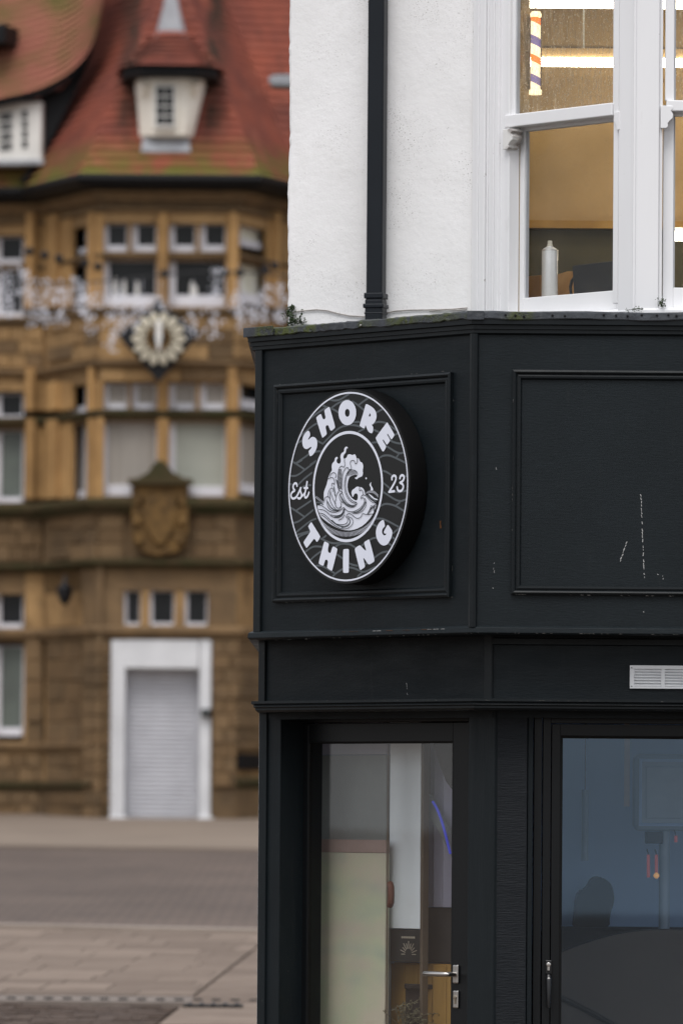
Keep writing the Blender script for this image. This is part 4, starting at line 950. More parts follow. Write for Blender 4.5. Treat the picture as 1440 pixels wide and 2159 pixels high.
# barber pole lamp
bp = BA.at(1128.5, 120, -.10); y0_, y1_ = 30, 193
zt1 = BA.uz(1128, y0_, -.10)[1]; zt0 = BA.uz(1128, y1_, -.10)[1]; r_ = 10.5 / 548
pole = thing('barber_pole', 'lit barber pole with orange cream and purple stripes in the upstairs window', 'barber pole', (bp.x, bp.y, zt0))
b = MB(); seg = 20; bands = [('pole_red', .085), ('pole_cream', .175), ('pole_blue', .115), ('pole_cream', .135), ('pole_red', .09), ('pole_cream', .165), ('pole_blue', .105), ('pole_cream', .13)]
order = ['pole_cream', 'pole_red', 'pole_blue']; z = zt1; H = zt1 - zt0; SL = .9
levels = [0]; 
for _, w in bands: levels.append(levels[-1] + w)
for bi, (mname, w) in enumerate(bands):
    b.mi = order.index(mname); k = len(b.v)
    for lv in (levels[bi], levels[bi + 1]):
        for j in range(seg):
            a = 2 * math.pi * j / seg; x = math.cos(a) * r_; yv = math.sin(a) * r_
            zz = zt1 - lv * H - SL * x * .55 - .0095
            b.v.append(Vector((bp.x + x, bp.y + yv, min(zt1, max(zt0, zz)))))
    for j in range(seg):
        j2 = (j + 1) % seg; b.f.append([k + j, k + j2, k + seg + j2, k + seg + j]); b.m.append(b.mi)
b.build('striped_tube', order, pole, smooth=True)
b = MB(); b.lathe((bp.x, bp.y, zt1), [(r_ * 1.15, -.012), (r_ * 1.2, 0), (r_ * .9, .010)], seg=20); b.build('cap', 'pole_cream', pole)
b = MB(); b.lathe((bp.x, bp.y, zt0), [(r_ * 1.3, -.012), (r_ * 1.3, .006)], seg=20); b.build('cap', 'pole_cream', pole)
b = MB(); b.wbox(bp.x - r_ * 1.25, bp.x - r_ * 1.05, bp.y - .004, bp.y + .03, zt0, zt1); b.wbox(bp.x + r_ * 1.05, bp.x + r_ * 1.25, bp.y - .004, bp.y + .03, zt0, zt1); b.build('bracket', 'wood_post', pole)
b = MB(); b.tube([(bp.x, bp.y, zt1), (bp.x, bp.y, 5.56)], .003, 6); b.build('hanger', 'wood_post', pole)

# ------------------------------------------------------------------ things inside the shop (seen through the door)
def pxbox(name, label, cat, x0, x1, y0, y1, Y, th, mat, zb=None, bev=.003, parent=None, pname=None):
    a = yp(x0, y1, Y); c = yp(x1, y0, Y); z0 = a.z if zb is None else zb
    t = parent or thing(name, label, cat, ((a.x + c.x) / 2, Y, z0))
    b = MB(); b.wbox(a.x, c.x, Y, Y + th, z0, c.z); b.build(pname or 'panel', mat, t, bevel=bev); return t
def gabox(t, x0, x1, y0, y1, n, th, mat, pname, zb=None):
    u0, z1 = GA.uz(x0, y0, n); u1, _ = GA.uz(x1, y0, n); z0 = GA.uz((x0 + x1) / 2, y1, n)[1] if zb is None else zb
    b = MB(); b.box(GA, u0, u1, z0, GA.uz((x0 + x1) / 2, y0, n)[1], n - th, n); return b.build(pname, mat, t, bevel=.002)
ps = thing('reflection_board', 'pale green board painted as a reflection in the glazed door', 'reflection board', GA.at(740, 2200, -.30))
gabox(ps, 655, 813, 1798, 2159, -.28, .02, 'reflection_print', 'panel', .05); gabox(ps, 655, 813, 1770, 1797.4, -.28, .02, 'reflection_top', 'header_strip')  # board and pink top edge stand in for a reflection in the glass
pb = thing('reflection_panel', 'grey panel standing in for a reflection in the upper door glass', 'panel', GA.at(740, 1768, -.34))
gabox(pb, 640, 815, 1592, 1900, -.33, .03, 'panel_grey', 'panel', .05); gabox(pb, 640, 815, 1480, 1591, -.33, .03, 'curtain_grey', 'upper_panel')  # grey panels stand in for the reflection in the upper glass
pp = pxbox('door_post', 'slim dark timber post with brown pull handle inside the door', 'post', 813, 821, 1500, 2159, 25.98, .04, 'wood_post', .02)
b = MB(); c = yp(822, 1886, 25.96); b.tube([c + Vector((0, 0, -.042)), c + Vector((.004, -.018, -.03)), c + Vector((.005, -.02, 0)), c + Vector((.004, -.018, .03)), c + Vector((0, 0, .042))], .013, 10); b.build('pull_handle', 'handle_brown', pp, smooth=True)
wb = thing('white_board', 'tall pale board standing behind the glazed door', 'board', GA.at(855, 1960, -.34))
gabox(wb, 823, 888, 1470, 1958, -.33, .02, 'board_white', 'panel'); gabox(wb, 888.5, 894, 1470, 2300, -.32, .03, 'wood_post', 'edge_post', .02)
fp = thing('framed_print', 'small dark framed print with pale sunburst below the white board', 'picture', GA.at(855, 2028, -.34))
gabox(fp, 823, 888, 1960, 2028, -.325, .02, 'print_dark', 'panel')
b = MB(); c = GA.at(861, 2012, -.323)
for i in range(11):
    a = math.pi * i / 10; d = GA.U * math.cos(a) + Vector((0, 0, math.sin(a))); b.tube([c + d * .022, c + d * (.044 + .008 * (i % 2))], .0016, 5)
b.build('sunburst', 'print_cream', fp)
b = MB(); u, z = GA.uz(846, 1976, -.323)
for i in range(8): b.box(GA, u + i * .0105, u + i * .0105 + .007, z - .004, z + .004, -.325, -.323)
b.build('text_line', 'print_cream', fp)
ct = thing('wooden_counter', 'warm brown wooden counter front low behind the door', 'counter', GA.at(884, 2300, -.42))
cu0 = GA.uz(823, 2100, -.40)[0]; cu1 = GA.uz(1000, 2100, -.40)[0]; cz1 = GA.uz(880, 2031, -.40)[1]
b = MB(); b.box(GA, cu0, cu1, .02, cz1, -.44, -.42); b.build('front_panel', 'wood_warm', ct)
for i in range(6):
    w = (cu1 - cu0) / 6; b = MB(); b.box(GA, cu0 + i * w + .002, cu0 + (i + 1) * w - .002, .04, cz1 - .004, -.42, -.40); b.build('plank', 'wood_warm', ct, bevel=.002)
bx = pxbox('storage_box', 'dark storage box in front of the wooden counter', 'box', 855, 930, 2085, 2159, 26.05, .12, 'dark_cloth', .02, .006, None, 'body')
b = MB(); a = yp(853, 2085, 26.03); c = yp(932, 2076, 26.03); b.wbox(a.x, c.x, 26.03, 26.19, a.z, c.z); b.build('lid', 'dark_cloth', bx, bevel=.004)
# dried plant in front of the box
pl = thing('potted_plant', 'wispy dried plant in a pot in front of the storage box', 'plant', yp(850, 2159, 25.95))
c0 = yp(850, 2170, 25.95); s = MB(); lf = MB()
b = MB(); b.lathe((c0.x, c0.y, .02), [(.035, 0), (.045, .1), (.05, .35)], seg=18); b.build('pot', 'print_dark', pl, smooth=True)
for i in range(30):
    e = c0 + Vector((random.gauss(.03, .05), random.gauss(0, .015), random.uniform(.02, .13))); m_ = (c0 + e) / 2 + Vector((random.gauss(0, .02), 0, .03)); st = Vector((c0.x, c0.y, .35)); s.tube([st, c0, m_, e], .0012, 4)
    for j in range(6):
        p = m_.lerp(e, j / 5); d = Vector((random.gauss(0, 1), random.gauss(0, 1), random.gauss(0, 1))).normalized() * .016; q = d.orthogonal().normalized() * .004; lf.face([p, p + d * .5 + q, p + d, p + d * .5 - q])
s.build('stem', 'dried_stem', pl); lf.build('foliage', 'dried_stem', pl)
cu = thing('window_curtain', 'grey lilac curtain hanging beside the white board', 'curtain', GA.at(920, 1912, -.45))
b = MB(); v0 = GA.uz(893, 1800, -.44)[0]; v1 = GA.uz(1010, 1800, -.44)[0]; za = GA.uz(920, 1912, -.44)[1]; n = 40
for i in range(n + 1):
    u = v0 + (v1 - v0) * i / n; nn = -.44 + .012 * math.sin(i * .9)
    b.v += [GA.P(u, za, nn), GA.P(u, 2.25, nn)]
    if i: b.f.append([2 * i - 2, 2 * i, 2 * i + 1, 2 * i - 1]); b.m.append(0)
b.build('cloth', 'curtain_grey', cu, smooth=True); b = MB(); b.tube([GA.P(v0 - .02, 2.25, -.44), GA.P(v1 + .02, 2.25, -.44)], .008, 8); b.build('rail', 'wood_post', cu)
dk = thing('dark_cabinet', 'dark cabinet panel between the curtain and the wooden counter', 'cabinet', GA.at(920, 2030, -.64))
gabox(dk, 893, 1000, 1914, 2030, -.46, .02, 'seat_brown', 'door_panel')
nl = thing('neon_strip', 'curved blue neon strip glowing inside the glazed door', 'light', GA.at(930, 1730, -.38))
b = MB(); b.tube([GA.at(x, y, -.38) for x, y in smooth_line([(912, 1690), (922, 1706), (934, 1740), (944, 1780), (949, 1800)], 2)], .0052, 8); b.build('tube', 'neon_blue', nl, smooth=True)
b = MB(); b.prism([GA.at(x, y, -.40) for x, y in [(878, 1690), (892, 1664), (906, 1676), (950, 1760), (956, 1815), (924, 1752), (892, 1706)]], GA.N * -.015); b.build('backing', 'panel_grey', nl)
p = GA.at(906, 1676, -.405); b = MB(); b.tube([p, Vector((p.x, p.y, 2.33))], .004, 6); b.build('hanger', 'wood_post', nl)
lamp = thing('ceiling_drape', 'dark slanting drape hanging from the ceiling at the door corner', 'drape', GA.at(935, 1565, -.36))
b = MB(); b.prism([GA.at(x, y, -.36) for x, y in smooth_line([(905, 1500), (912, 1565), (925, 1610), (945, 1660), (985, 1690), (985, 1500)], 1)], GA.N * -.03); b.build('cloth', 'seat_brown', lamp)
# seen through the front window
mc = thing('panel_machine', 'tall blue grey machine panel on a stand behind the shop window', 'machine', (yp(1395, 1700, 26.6).x, 26.6, .02))
a = yp(1334, 1752, 26.6); c = yp(1470, 1590, 26.6)
b = MB(); b.wbox(a.x, c.x, 26.6, 26.72, a.z, c.z); b.build('housing', 'machine_blue', mc, bevel=.03, seg=4)
b = MB(); b.frame(Face((0, 26.6), (1, 0)), a.x + .022, c.x - .022, a.z + .02, c.z - .02, [(0, .001), (0, .008), (.006, .010), (.012, .004), (.012, .001)]); b.build('bezel', 'shop_wall_blue', mc)
b = MB(); b.wbox(a.x + .05, c.x - .05, 26.592, 26.6, a.z + .05, c.z - .05); b.build('screen', 'machine_blue', mc, bevel=.004)
xm = (a.x + c.x) / 2; b = MB(); b.tube([(xm, 26.66, .05), (xm, 26.66, a.z + .02)], .022, 12); b.build('stand', 'machine_blue', mc, smooth=True)
b = MB(); b.lathe((xm, 26.66, .02), [(.22, 0), (.22, .015), (.04, .04)], seg=24); b.build('base', 'machine_blue', mc)
b = MB(); b.wbox(a.x + .05, a.x + .12, 26.6, 26.68, a.z - .05, a.z - .002); b.build('control_box', 'dark_cloth', mc, bevel=.004)
for k, (x, y0, y1, lab) in enumerate(((1366, 1802, 1850, 'narrow glowing tail light reflection on the left below the machine panel'), (1383, 1802, 1850, 'narrow glowing tail light reflection with amber tip below the machine panel'), (1424, 1762, 1776, 'small glowing tail light reflection at the right edge of the shop window'))):
    rl = thing('red_reflection', lab, 'light', yp(x, y1, 26.5), 'red reflections in the window')
    b = MB(); b.tube([yp(x, y0, 26.5), yp(x, y1, 26.5)], .0065, 8); b.build('tube', 'tail_red', rl, smooth=True)  # glowing tube stands in for a tail light reflected in the window
    if k == 1: b = MB(); q = yp(x, y1 - 4, 26.48); b.lathe((q.x, q.y, q.z - .012), [(.004, 0), (.012, .008), (.012, .016), (.004, .024)], seg=10); b.build('amber_reflection', 'tail_amber', rl, smooth=True)
    b = MB(); p = yp(x, y0, 26.5); b.tube([p, Vector((p.x, 26.60, p.z + .02))], .003, 6); b.build('bracket', 'dark_cloth', rl)
st = thing('hanging_banner', 'pale hanging strip left of the machine panel in the shop window', 'banner', yp(1322, 1700, 27.1))
b = MB(); a = yp(1315, 1700, 27.1); c = yp(1327, 1540, 27.1); b.wbox(a.x, c.x, 27.1, 27.12, a.z, 2.33); b.build('banner', 'pendant_pale', st)
s2 = thing('pendant_lamp', 'faint pale tubular pendant near the left of the shop window', 'lamp', yp(1232, 1850, 27.05))
b = MB(); a = yp(1232, 1815, 27.05); c = yp(1232, 1665, 27.05); b.tube([a, Vector((a.x, a.y, c.z))], .014, 12); b.build('tube', 'machine_blue', s2, smooth=True); b = MB(); b.tube([Vector((a.x, a.y, c.z)), Vector((a.x, a.y, 2.33))], .003, 6); b.build('cord', 'wood_post', s2)
# tub seat with a curved back, plant-like dark shape on the sill behind it
ss = thing('curved_seat', 'large dark brown seat with a rounded back low in the shop window', 'seat', (yp(1420, 2100, 26.2).x, 26.2, .02))
out = smooth_line([(1150, 2030), (1182, 2008), (1230, 1990), (1290, 1972), (1350, 1962), (1420, 1960), (1500, 1964), (1580, 1985), (1640, 2030)], 2)
pts = [yp(x, y, 26.2) for x, y in out]; p0, p1 = pts[0], pts[-1]
b = MB(); b.prism([Vector((p0.x, 26.2, .02))] + pts + [Vector((p1.x, 26.2, .02))], (0, .25, 0)); b.build('backrest', 'seat_brown', ss, bevel=.01)
b = MB(); b.tube([yp(x, y, 26.19) for x, y in smooth_line([(1160, 2098), (1195, 2108), (1240, 2132), (1300, 2165), (1360, 2200)], 2)], .010, 8); b.build('piping', 'bag_black', ss, smooth=True)
sf = thing('long_sofa', 'low dark sofa back running behind the curved seat', 'sofa', (yp(1300, 2000, 26.9).x, 26.9, .02))
a = yp(1150, 1955, 26.9); b = MB(); b.wbox(a.x, a.x + 1.6, 26.9, 27.2, .02, a.z); b.build('backrest', 'dark_cloth', sf, bevel=.03, seg=4)
b = MB(); b.wbox(a.x, a.x + 1.6, 26.5, 26.9, .02, .42); b.build('seat', 'dark_cloth', sf, bevel=.03, seg=4)
hd = thing('cushion', 'dark upright cushion propped on the sofa in the shop window', 'cushion', yp(1252, 1955, 26.95))
b = MB(); b.prism([yp(x, y, 26.95) for x, y in smooth_poly([(1205, 1960), (1210, 1935), (1214, 1880), (1236, 1872), (1244, 1852), (1262, 1846), (1290, 1862), (1296, 1900), (1284, 1930), (1286, 1960)], 2)], (0, .12, 0)); b.build('cover', 'dark_cloth', hd, bevel=.012, seg=3)
# ================================================================== old sandstone building across the road
YB = 95.0
def bp_(px, dY): p = at_y(px, 1200, YB + dY); return (p.x, p.y)
PTS = [(-1500, 4.9), (92, 2.1), (207, 0.0), (499, 0.0), (590, 1.5), (1900, 3.14)]
PB = [bp_(*p) for p in PTS]
BF = [Face(PB[i], (PB[i + 1][0] - PB[i][0], PB[i + 1][1] - PB[i][1])) for i in range(5)]
LW, LC, CF, RC, RW = BF
def zb(py, px=350): return CF.uz(px, py)[1]
zgd = gz(YB) + .05
town = thing('stone_building', 'old sandstone corner building with red tiled roof across the road', 'building', (PB[2][0], PB[2][1], zgd))
# recessed core wall
b = MB(); b.sweep(PB, [(-.30, zgd - .3), (-.30, zb(385)), (-.5, zb(385)), (-.5, zgd - .3)]); b.build('wall', 'sandstone_dark_shade', town)
# spandrels: horizontal bands of stone between the window rows
def band(y0, y1, mat='sandstone', n=0.0, segs=(0, 1, 2, 3, 4), nb=-.31):
    for s_ in segs:
        b = MB(); b.sweep(PB, [(n, zb(y0)), (n, zb(y1)), (nb, zb(y1)), (nb, zb(y0))], s_, s_ + 1); b.build('stone_band', mat, town)
band(398, 440, 'sandstone_dark_shade'); band(440, 470); band(531, 549, 'sandstone_dark_shade'); band(646, 700); band(700, 762); band(772, 806)
band(870, 889, 'sandstone_dark_shade'); band(1046, 1060, 'sandstone_dark_shade'); band(1075, 1180, 'sandstone_dark_shade'); band(1195, 1245, 'sandstone_dark_shade'); band(1322, 1349, 'sandstone_dark_shade')
band(1570, 1660, 'sandstone', 0, (0, 1)); band(1660, 1760, 'sandstone_dark_shade', .05, (0, 1, 3, 4))
# projecting string courses
def ledge(y0, y1, pr, mat='sandstone_dark_shade', name='string_course', a=0, bb=5):
    h = zb(y0) - zb(y1)
    b = MB(); b.sweep(PB, [(-.1, zb(y1)), (pr * .55, zb(y1)), (pr * .6, zb(y1) + h * .4), (pr, zb(y1) + h * .5), (pr, zb(y0) - h * .1), (pr * .8, zb(y0)), (-.1, zb(y0) + .03)], a, bb); return b.build(name, mat, town)
ledge(402, 424, .16, 'sandstone_dark_shade'); ledge(440, 448, .07); ledge(536, 544, .07); ledge(650, 664, .10, 'sandstone_dark_shade'); ledge(760, 775, .11, 'sandstone_dark_shade')
ledge(866, 882, .10, 'stone_mossy'); ledge(1052, 1082, .22, 'stone_mossy'); ledge(1180, 1198, .18, 'stone_mossy'); ledge(1322, 1344, .13, 'sandstone_dark_shade')
ledge(1566, 1584, .10, 'sandstone_dark_shade', bb=2); ledge(1650, 1668, .12, 'stone_mossy', bb=2); ledge(1566, 1582, .10, 'sandstone_dark_shade', a=3); ledge(1640, 1662, .12, 'stone_mossy', a=3)
# piers and mullions
def pier(F, x0, x1, y0, y1, n=.03, mat='sandstone', name='pier'):
    b = MB(); b.pbox(F, x0, x1, y0, y1, -.31 if F in (CF, LW, RW) else -.05, n); return b.build(name, mat, town, bevel=.015)
for y0, y1 in ((452, 650), (806, 866), (882, 1052)):
    pier(CF, 207, 216, y0, y1, .03, 'sandstone_gold'); pier(CF, 331, 356, y0, y1, .06, 'sandstone_gold'); pier(CF, 476, 499, y0, y1, .05, 'sandstone_gold')
    pier(LC, 183, 207, y0, y1, .05, 'sandstone_gold'); pier(LC, 96, 118, y0, y1, .10, 'sandstone_gold'); pier(LC, 120, 150, y0, y1, .03, 'sandstone_gold'); pier(RC, 499, 506, y0, y1, .05, 'sandstone_gold'); pier(RC, 566, 590, y0, y1, .03, 'sandstone_gold'); pier(LW, 52, 96, y0, y1, .02, 'sandstone_gold'); pier(LW, -72, -16, y0, y1, .0); pier(RW, 592, 632, y0, y1)
for y0, y1 in ((470, 531), (806, 870)):
    pier(CF, 270, 279, y0, y1, -.03, name='mullion'); pier(CF, 413, 422, y0, y1, -.03, name='mullion')
# half columns on the canted corner
for F, px, r in ((LW, 66, .09), (LC, 195, .07), (CF, 344, .055), (CF, 489, .07), (RC, 580, .08)):
    for y0, y1 in ((448, 650), (775, 866), (882, 1052)):
        p0 = F.at(px, y1, .05); p1 = F.at(px, y0, .05); b = MB(); b.tube([p0, Vector((p0.x, p0.y, p1.z))], r, 12); b.build('column', 'sandstone_gold', town, smooth=True)
# windows
def win(F, x0, x1, y0, y1, glass='bg_glass', fw=.055, fl=None, bot=.10, mat='bg_white_cool', n=-.14):
    u0, z1 = F.uz(x0, y0, n); u1, z0 = F.uz(x1, y1, n)
    if u0 > u1: u0, u1 = u1, u0
    b = MB(); fl = fl or fw * 1.6
    b.box(F, u0, u0 + fl, z0, z1, n - .06, n); b.box(F, u1 - fw * .4, u1, z0, z1, n - .06, n); b.box(F, u0 + fl, u1 - fw * .4, z1 - fw * .3, z1, n - .06, n); b.box(F, u0 + fl, u1 - fw * .4, z0, z0 + bot, n - .06, n + .03)
    o = b.build('window', mat, town, bevel=.006)
    b = MB(); b.box(F, u0 + fl, u1 - fw * .4, z0 + bot, z1 - fw * .3, n - .045, n - .035); b.build('pane', glass, o); return o
for x0, x1 in ((217, 270), (279, 331), (357, 413), (422, 476)):
    win(CF, x0, x1, 472, 531, bot=.09); win(CF, x0, x1, 808, 870, 'bg_blind', bot=.13)
win(CF, 217, 331, 549, 648, bot=.17, fl=.10); win(CF, 357, 476, 549, 648, bot=.17, fl=.10)
win(CF, 212, 331, 889, 1047, 'bg_blind', bot=.16, fl=.11); win(CF, 353, 476, 889, 1047, 'bg_blind_green', bot=.14, fl=.12)
win(LC, 152, 183, 476, 535, bot=.09); win(LC, 152, 183, 549, 640, bot=.13); win(LC, 150, 181, 815, 874, bot=.12); win(LC, 148, 178, 895, 1052, 'bg_blind', bot=.12, fl=.25)
win(RC, 506, 566, 476, 531, 'bg_blind_cream', bot=.10, fl=.05); win(RC, 506, 566, 549, 648, 'bg_blind_cream', bot=.14, fl=.05); win(RC, 506, 566, 806, 870, 'bg_glass', bot=.14, fl=.06); win(RC, 506, 566, 889, 1047, 'bg_blind', bot=.14, fl=.06)
for y0, y1, g in ((500, 563, 'bg_glass'), (572, 676, 'bg_glass'), (830, 893, 'bg_glass'), (908, 1066, 'bg_pane_green'), (1250, 1332, 'bg_glass'), (1362, 1552, 'bg_pane_green')):
    win(LW, -14, 50, y0, y1, g, bot=.12, fl=.13)
# the fronts go on either side of the pavilion
for F, cols in ((RW, [(640 + k * 150, 730 + k * 150) for k in range(7)]), (LW, [(-150 - k * 130, -80 - k * 130) for k in range(8)])):
    for x0, x1 in cols:
        for y0, y1, g in ((490, 660, 'bg_glass'), (830, 1050, 'bg_blind'), (1250, 1330, 'bg_glass'), (1362, 1552, 'bg_pane_green')): win(F, x0, x1, y0, y1, g, bot=.14, fl=.10)
        for y0, y1 in ((452, 650), (806, 1052), (1195, 1570)): pier(F, x1 + 8, x1 + 52, y0, y1, .03, 'sandstone_gold' if y0 < 1100 else 'sandstone_dark_shade')
# white ornaments seen standing inside the first floor panes
for x, h, s_ in ((243, 42, 1), (262, 40, 1), (290, 34, 1), (405, 34, 1), (412, 26, 1)):
    b = MB(); p = CF.at(x, 627, -.172); t_ = CF.at(x, 627 - h, -.172); b.lathe((p.x, p.y, p.z), [(.028, 0), (.03, (t_.z - p.z) * .6), (.012, t_.z - p.z)], seg=8); b.build('candle', 'bg_white', town)
# ground floor: three transom lights, quoins, doorway
pier(CF, 207, 262, 1245, 1322, .02, 'sandstone_dark_shade'); pier(CF, 438, 499, 1245, 1322, .02, 'sandstone_dark_shade')
for x0, x1 in ((296, 316), (368, 390)): pier(CF, x0, x1, 1240, 1326, .0, 'sandstone', 'mullion')
for x0, x1 in ((262, 297), (316, 368), (390, 438)): win(CF, x0, x1, 1245, 1322, fl=.05, bot=.06, n=-.1)
pier(CF, 207, 232, 1345, 1740, .02, 'sandstone_dark_shade'); pier(CF, 446, 499, 1345, 1740, .02, 'sandstone_dark_shade')
pier(LC, 96, 172, 1195, 1322, .0, 'sandstone'); pier(LC, 96, 172, 1344, 1570, .0, 'sandstone'); pier(LC, 172, 206, 1195, 1760, .03, 'sandstone_dark_shade')
pier(LW, 52, 94, 1195, 1570, .02, 'sandstone'); pier(LW, -72, -16, 1195, 1570, .02, 'sandstone'); pier(RC, 499, 590, 1195, 1760, .01, 'sandstone'); pier(RW, 592, 632, 1195, 1760, .0, 'sandstone')
# quoin blocks beside the doorway: each stone its own piece
def blocks(F, x0, x1, y0, y1, n, rows, cols):
    for r in range(rows):
        for c in range(cols):
            k = (r % 2) * .5
            a = x0 + (x1 - x0) * (c + (k if c else 0)) / cols; e = x0 + (x1 - x0) * (min(c + 1 + k, cols) if c < cols - 1 else cols) / cols
            t0 = y0 + (y1 - y0) * r / rows; t1 = y0 + (y1 - y0) * (r + 1) / rows
            b = MB(); b.pbox(F, a + .8, e - .8, t0 + .8, t1 - .8, n - .06, n + random.uniform(0, .03)); b.build('stone_block', ('sandstone' if y0 < 1000 and random.random() < .8 else random.choice(('sandstone_mid', 'sandstone_dark_shade', 'sandstone_dark_shade'))), town, bevel=.012)
blocks(CF, 208, 231, 1350, 1730, .06, 12, 1); blocks(LC, 173, 205, 1350, 1730, .07, 12, 1); blocks(CF, 448, 498, 1350, 1660, .06, 10, 2)
blocks(LC, 98, 170, 1348, 1566, .03, 5, 2); blocks(RC, 502, 588, 1350, 1566, .05, 7, 2); blocks(LW, 55, 92, 1348, 1566, .05, 5, 1); blocks(LC, 98, 170, 1588, 1648, .04, 2, 2); blocks(LC, 98, 170, 1672, 1728, .09, 2, 2); blocks(LW, -14, 92, 1590, 1648, .04, 2, 3); blocks(LW, -14, 92, 1672, 1722, .09, 2, 3)
blocks(LC, 98, 200, 1082, 1180, .04, 3, 2); blocks(CF, 210, 262, 1084, 1178, .04, 3, 1); blocks(CF, 410, 497, 1084, 1178, .04, 3, 2); blocks(LW, -14, 90, 1088, 1184, .04, 3, 3); blocks(CF, 210, 497, 666, 758, .03, 3, 5); blocks(LC, 98, 205, 668, 760, .03, 3, 2); blocks(LW, -14, 92, 690, 775, .03, 3, 3); blocks(RC, 502, 588, 666, 758, .03, 3, 2)
blocks(CF, 210, 497, 778, 804, .03, 1, 5)
# doorway: white surround and roller shutter of single slats
b = MB(); b.pbox(CF, 233, 264, 1349, 1736, -.31, .06); b.pbox(CF, 420, 445, 1349, 1736, -.31, .06); b.pbox(CF, 264, 420, 1349, 1410, -.31, .06); b.build('door_surround', 'render_white', town, bevel=.02)
b = MB(); b.pbox(CF, 228, 270, 1722, 1738, -.2, .10); b.build('door_plinth', 'render_white', town, bevel=.02)
b = MB(); b.pbox(CF, 416, 450, 1722, 1738, -.2, .10); b.build('door_plinth', 'render_white', town, bevel=.02)
b = MB(); b.pbox(CF, 258, 426, 1405, 1735, -.30, -.27); sh = b.build('roller_shutter', 'shutter_white', town)
for i in range(33):
    y = 1412 + i * 9.7; b = MB(); b.pbox(CF, 266, 418, y, y + 8.6, -.268, -.235); b.build('slat', 'shutter_white', sh, bevel=.02, seg=1)
b = MB(); b.pbox(CF, 262, 422, 1726, 1738, -.27, -.2); b.build('shutter_foot', 'panel_grey', sh)
# heraldic pediment
hp = MB(); out = [(272, 1022), (268, 1010), (290, 1008), (312, 996), (324, 978), (338, 968), (352, 978), (366, 996), (388, 1008), (408, 1010), (404, 1022)]
hp.prism([CF.at(x, y, .32) for x, y in out], Vector((0, .35, 0))); hp.build('pediment', 'stone_mossy', town, bevel=.02)
b = MB(); b.prism([CF.at(x, y, .22) for x, y in [(278, 1022), (398, 1022), (398, 1120), (390, 1150), (372, 1166), (338, 1174), (304, 1166), (286, 1150), (278, 1120)]], Vector((0, .3, 0))); b.build('heraldic_panel', 'stone_carved', town, bevel=.03)
b = MB(); b.prism([CF.at(x, y, .28) for x, y in smooth_poly([(305, 1045), (371, 1045), (374, 1090), (360, 1130), (338, 1155), (316, 1130), (302, 1090)], 1)], Vector((0, .08, 0))); b.build('carved_shield', 'stone_carved', town, bevel=.03)
for x, y, r in ((291, 1060, .05), (385, 1060, .05), (291, 1100, .06), (385, 1100, .06), (296, 1140, .05), (380, 1140, .05)):
    b = MB(); p = CF.at(x, y, .24); b.lathe((p.x, p.y, p.z - r), [(r * .3, 0), (r, r * .6), (r, r * 1.3), (r * .4, r * 2)], seg=8); b.build('carving', 'stone_carved', town, smooth=True)
# main roof: tile courses, each lapping the one below; hips come out of the mitre
ze = zb(374); n0 = .42; prof = []; pitch = .126; slope = math.tan(R(60))
n = n0; z = ze
for i in range(37):
    prof.append((n + .055, z)); prof.append((n - pitch / slope, z + pitch - .004)); n -= pitch / slope; z += pitch
PR = PB
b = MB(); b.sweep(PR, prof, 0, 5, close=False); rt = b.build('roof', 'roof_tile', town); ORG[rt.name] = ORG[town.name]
b = MB(); b.sweep(PB, [(n0 + .05, zb(372)), (n0 + .07, zb(384)), (n0, zb(398)), (.1, zb(404)), (-.1, zb(404)), (-.1, zb(372))]); b.build('gutter', 'gutter_black', town)
def roofn(py): return n0 - (zb(py) - ze) / slope
# centre dormer, wider at the top than at its foot
def dpt(x, y, n): return CF.at(x, y, n)
nt = .42
cx = 355
top = [(278, -.9), (290, nt - .22), (322, nt), (396, nt), (430, nt - .22), (440, -.9)]; bot = [(288, -.9), (295, nt - .30), (322, nt - .06), (390, nt - .06), (407, nt - .30), (410, -.9)]
b = MB(); k = 0
T = [dpt(x, 170, n) for x, n in top]; B_ = [dpt(x, 292, n) for x, n in bot]
zt_, zbt = zb(170), zb(292)
for L_, zz in ((B_, zbt), (T, zt_)):
    for p in L_: b.v.append(Vector((p.x, p.y, zz)))
for i in range(5): b.f.append([i, i + 1, 6 + i + 1, 6 + i]); b.m.append(0)
b.f.append(list(range(6))); b.m.append(0); b.f.append(list(range(6, 12))[::-1]); b.m.append(0)
dm = b.build('dormer', 'dormer_cream', rt, bevel=.02); ORG[dm.name] = ORG[town.name]
b = MB(); b.pbox(CF, 325, 371, 178, 270, nt - .03, nt + .035); b.build('dormer_window', 'bg_white', rt, bevel=.01)
for i in range(2):
    for j in range(4):
        b = MB(); b.pbox(CF, 330 + i * 19, 347 + i * 19, 184 + j * 20.5, 201 + j * 20.5, nt + .030, nt + .042); b.build('dormer_pane', 'bg_glass', rt)
for x in (303, 412):
    b = MB(); p = dpt(x, 205, nt - .12); q = dpt(x, 176, nt - .05); b.tube([p, Vector((q.x, q.y, q.z))], [.03, .07], 8); b.build('dormer_bracket', 'dormer_cream', rt)
b = MB(); pl_ = [(255, -.9), (262, nt - .1), (300, nt + .30), (418, nt + .30), (458, nt - .1), (466, -.9)]
b.prism([Vector((dpt(x, 160, n).x, dpt(x, 160, n).y, zb(170))) for x, n in pl_], (0, 0, zb(148) - zb(170))); b.build('dormer_soffit', 'gutter_black', rt, bevel=.02)
b = MB(); cpx = dpt(360, 60, -.55)
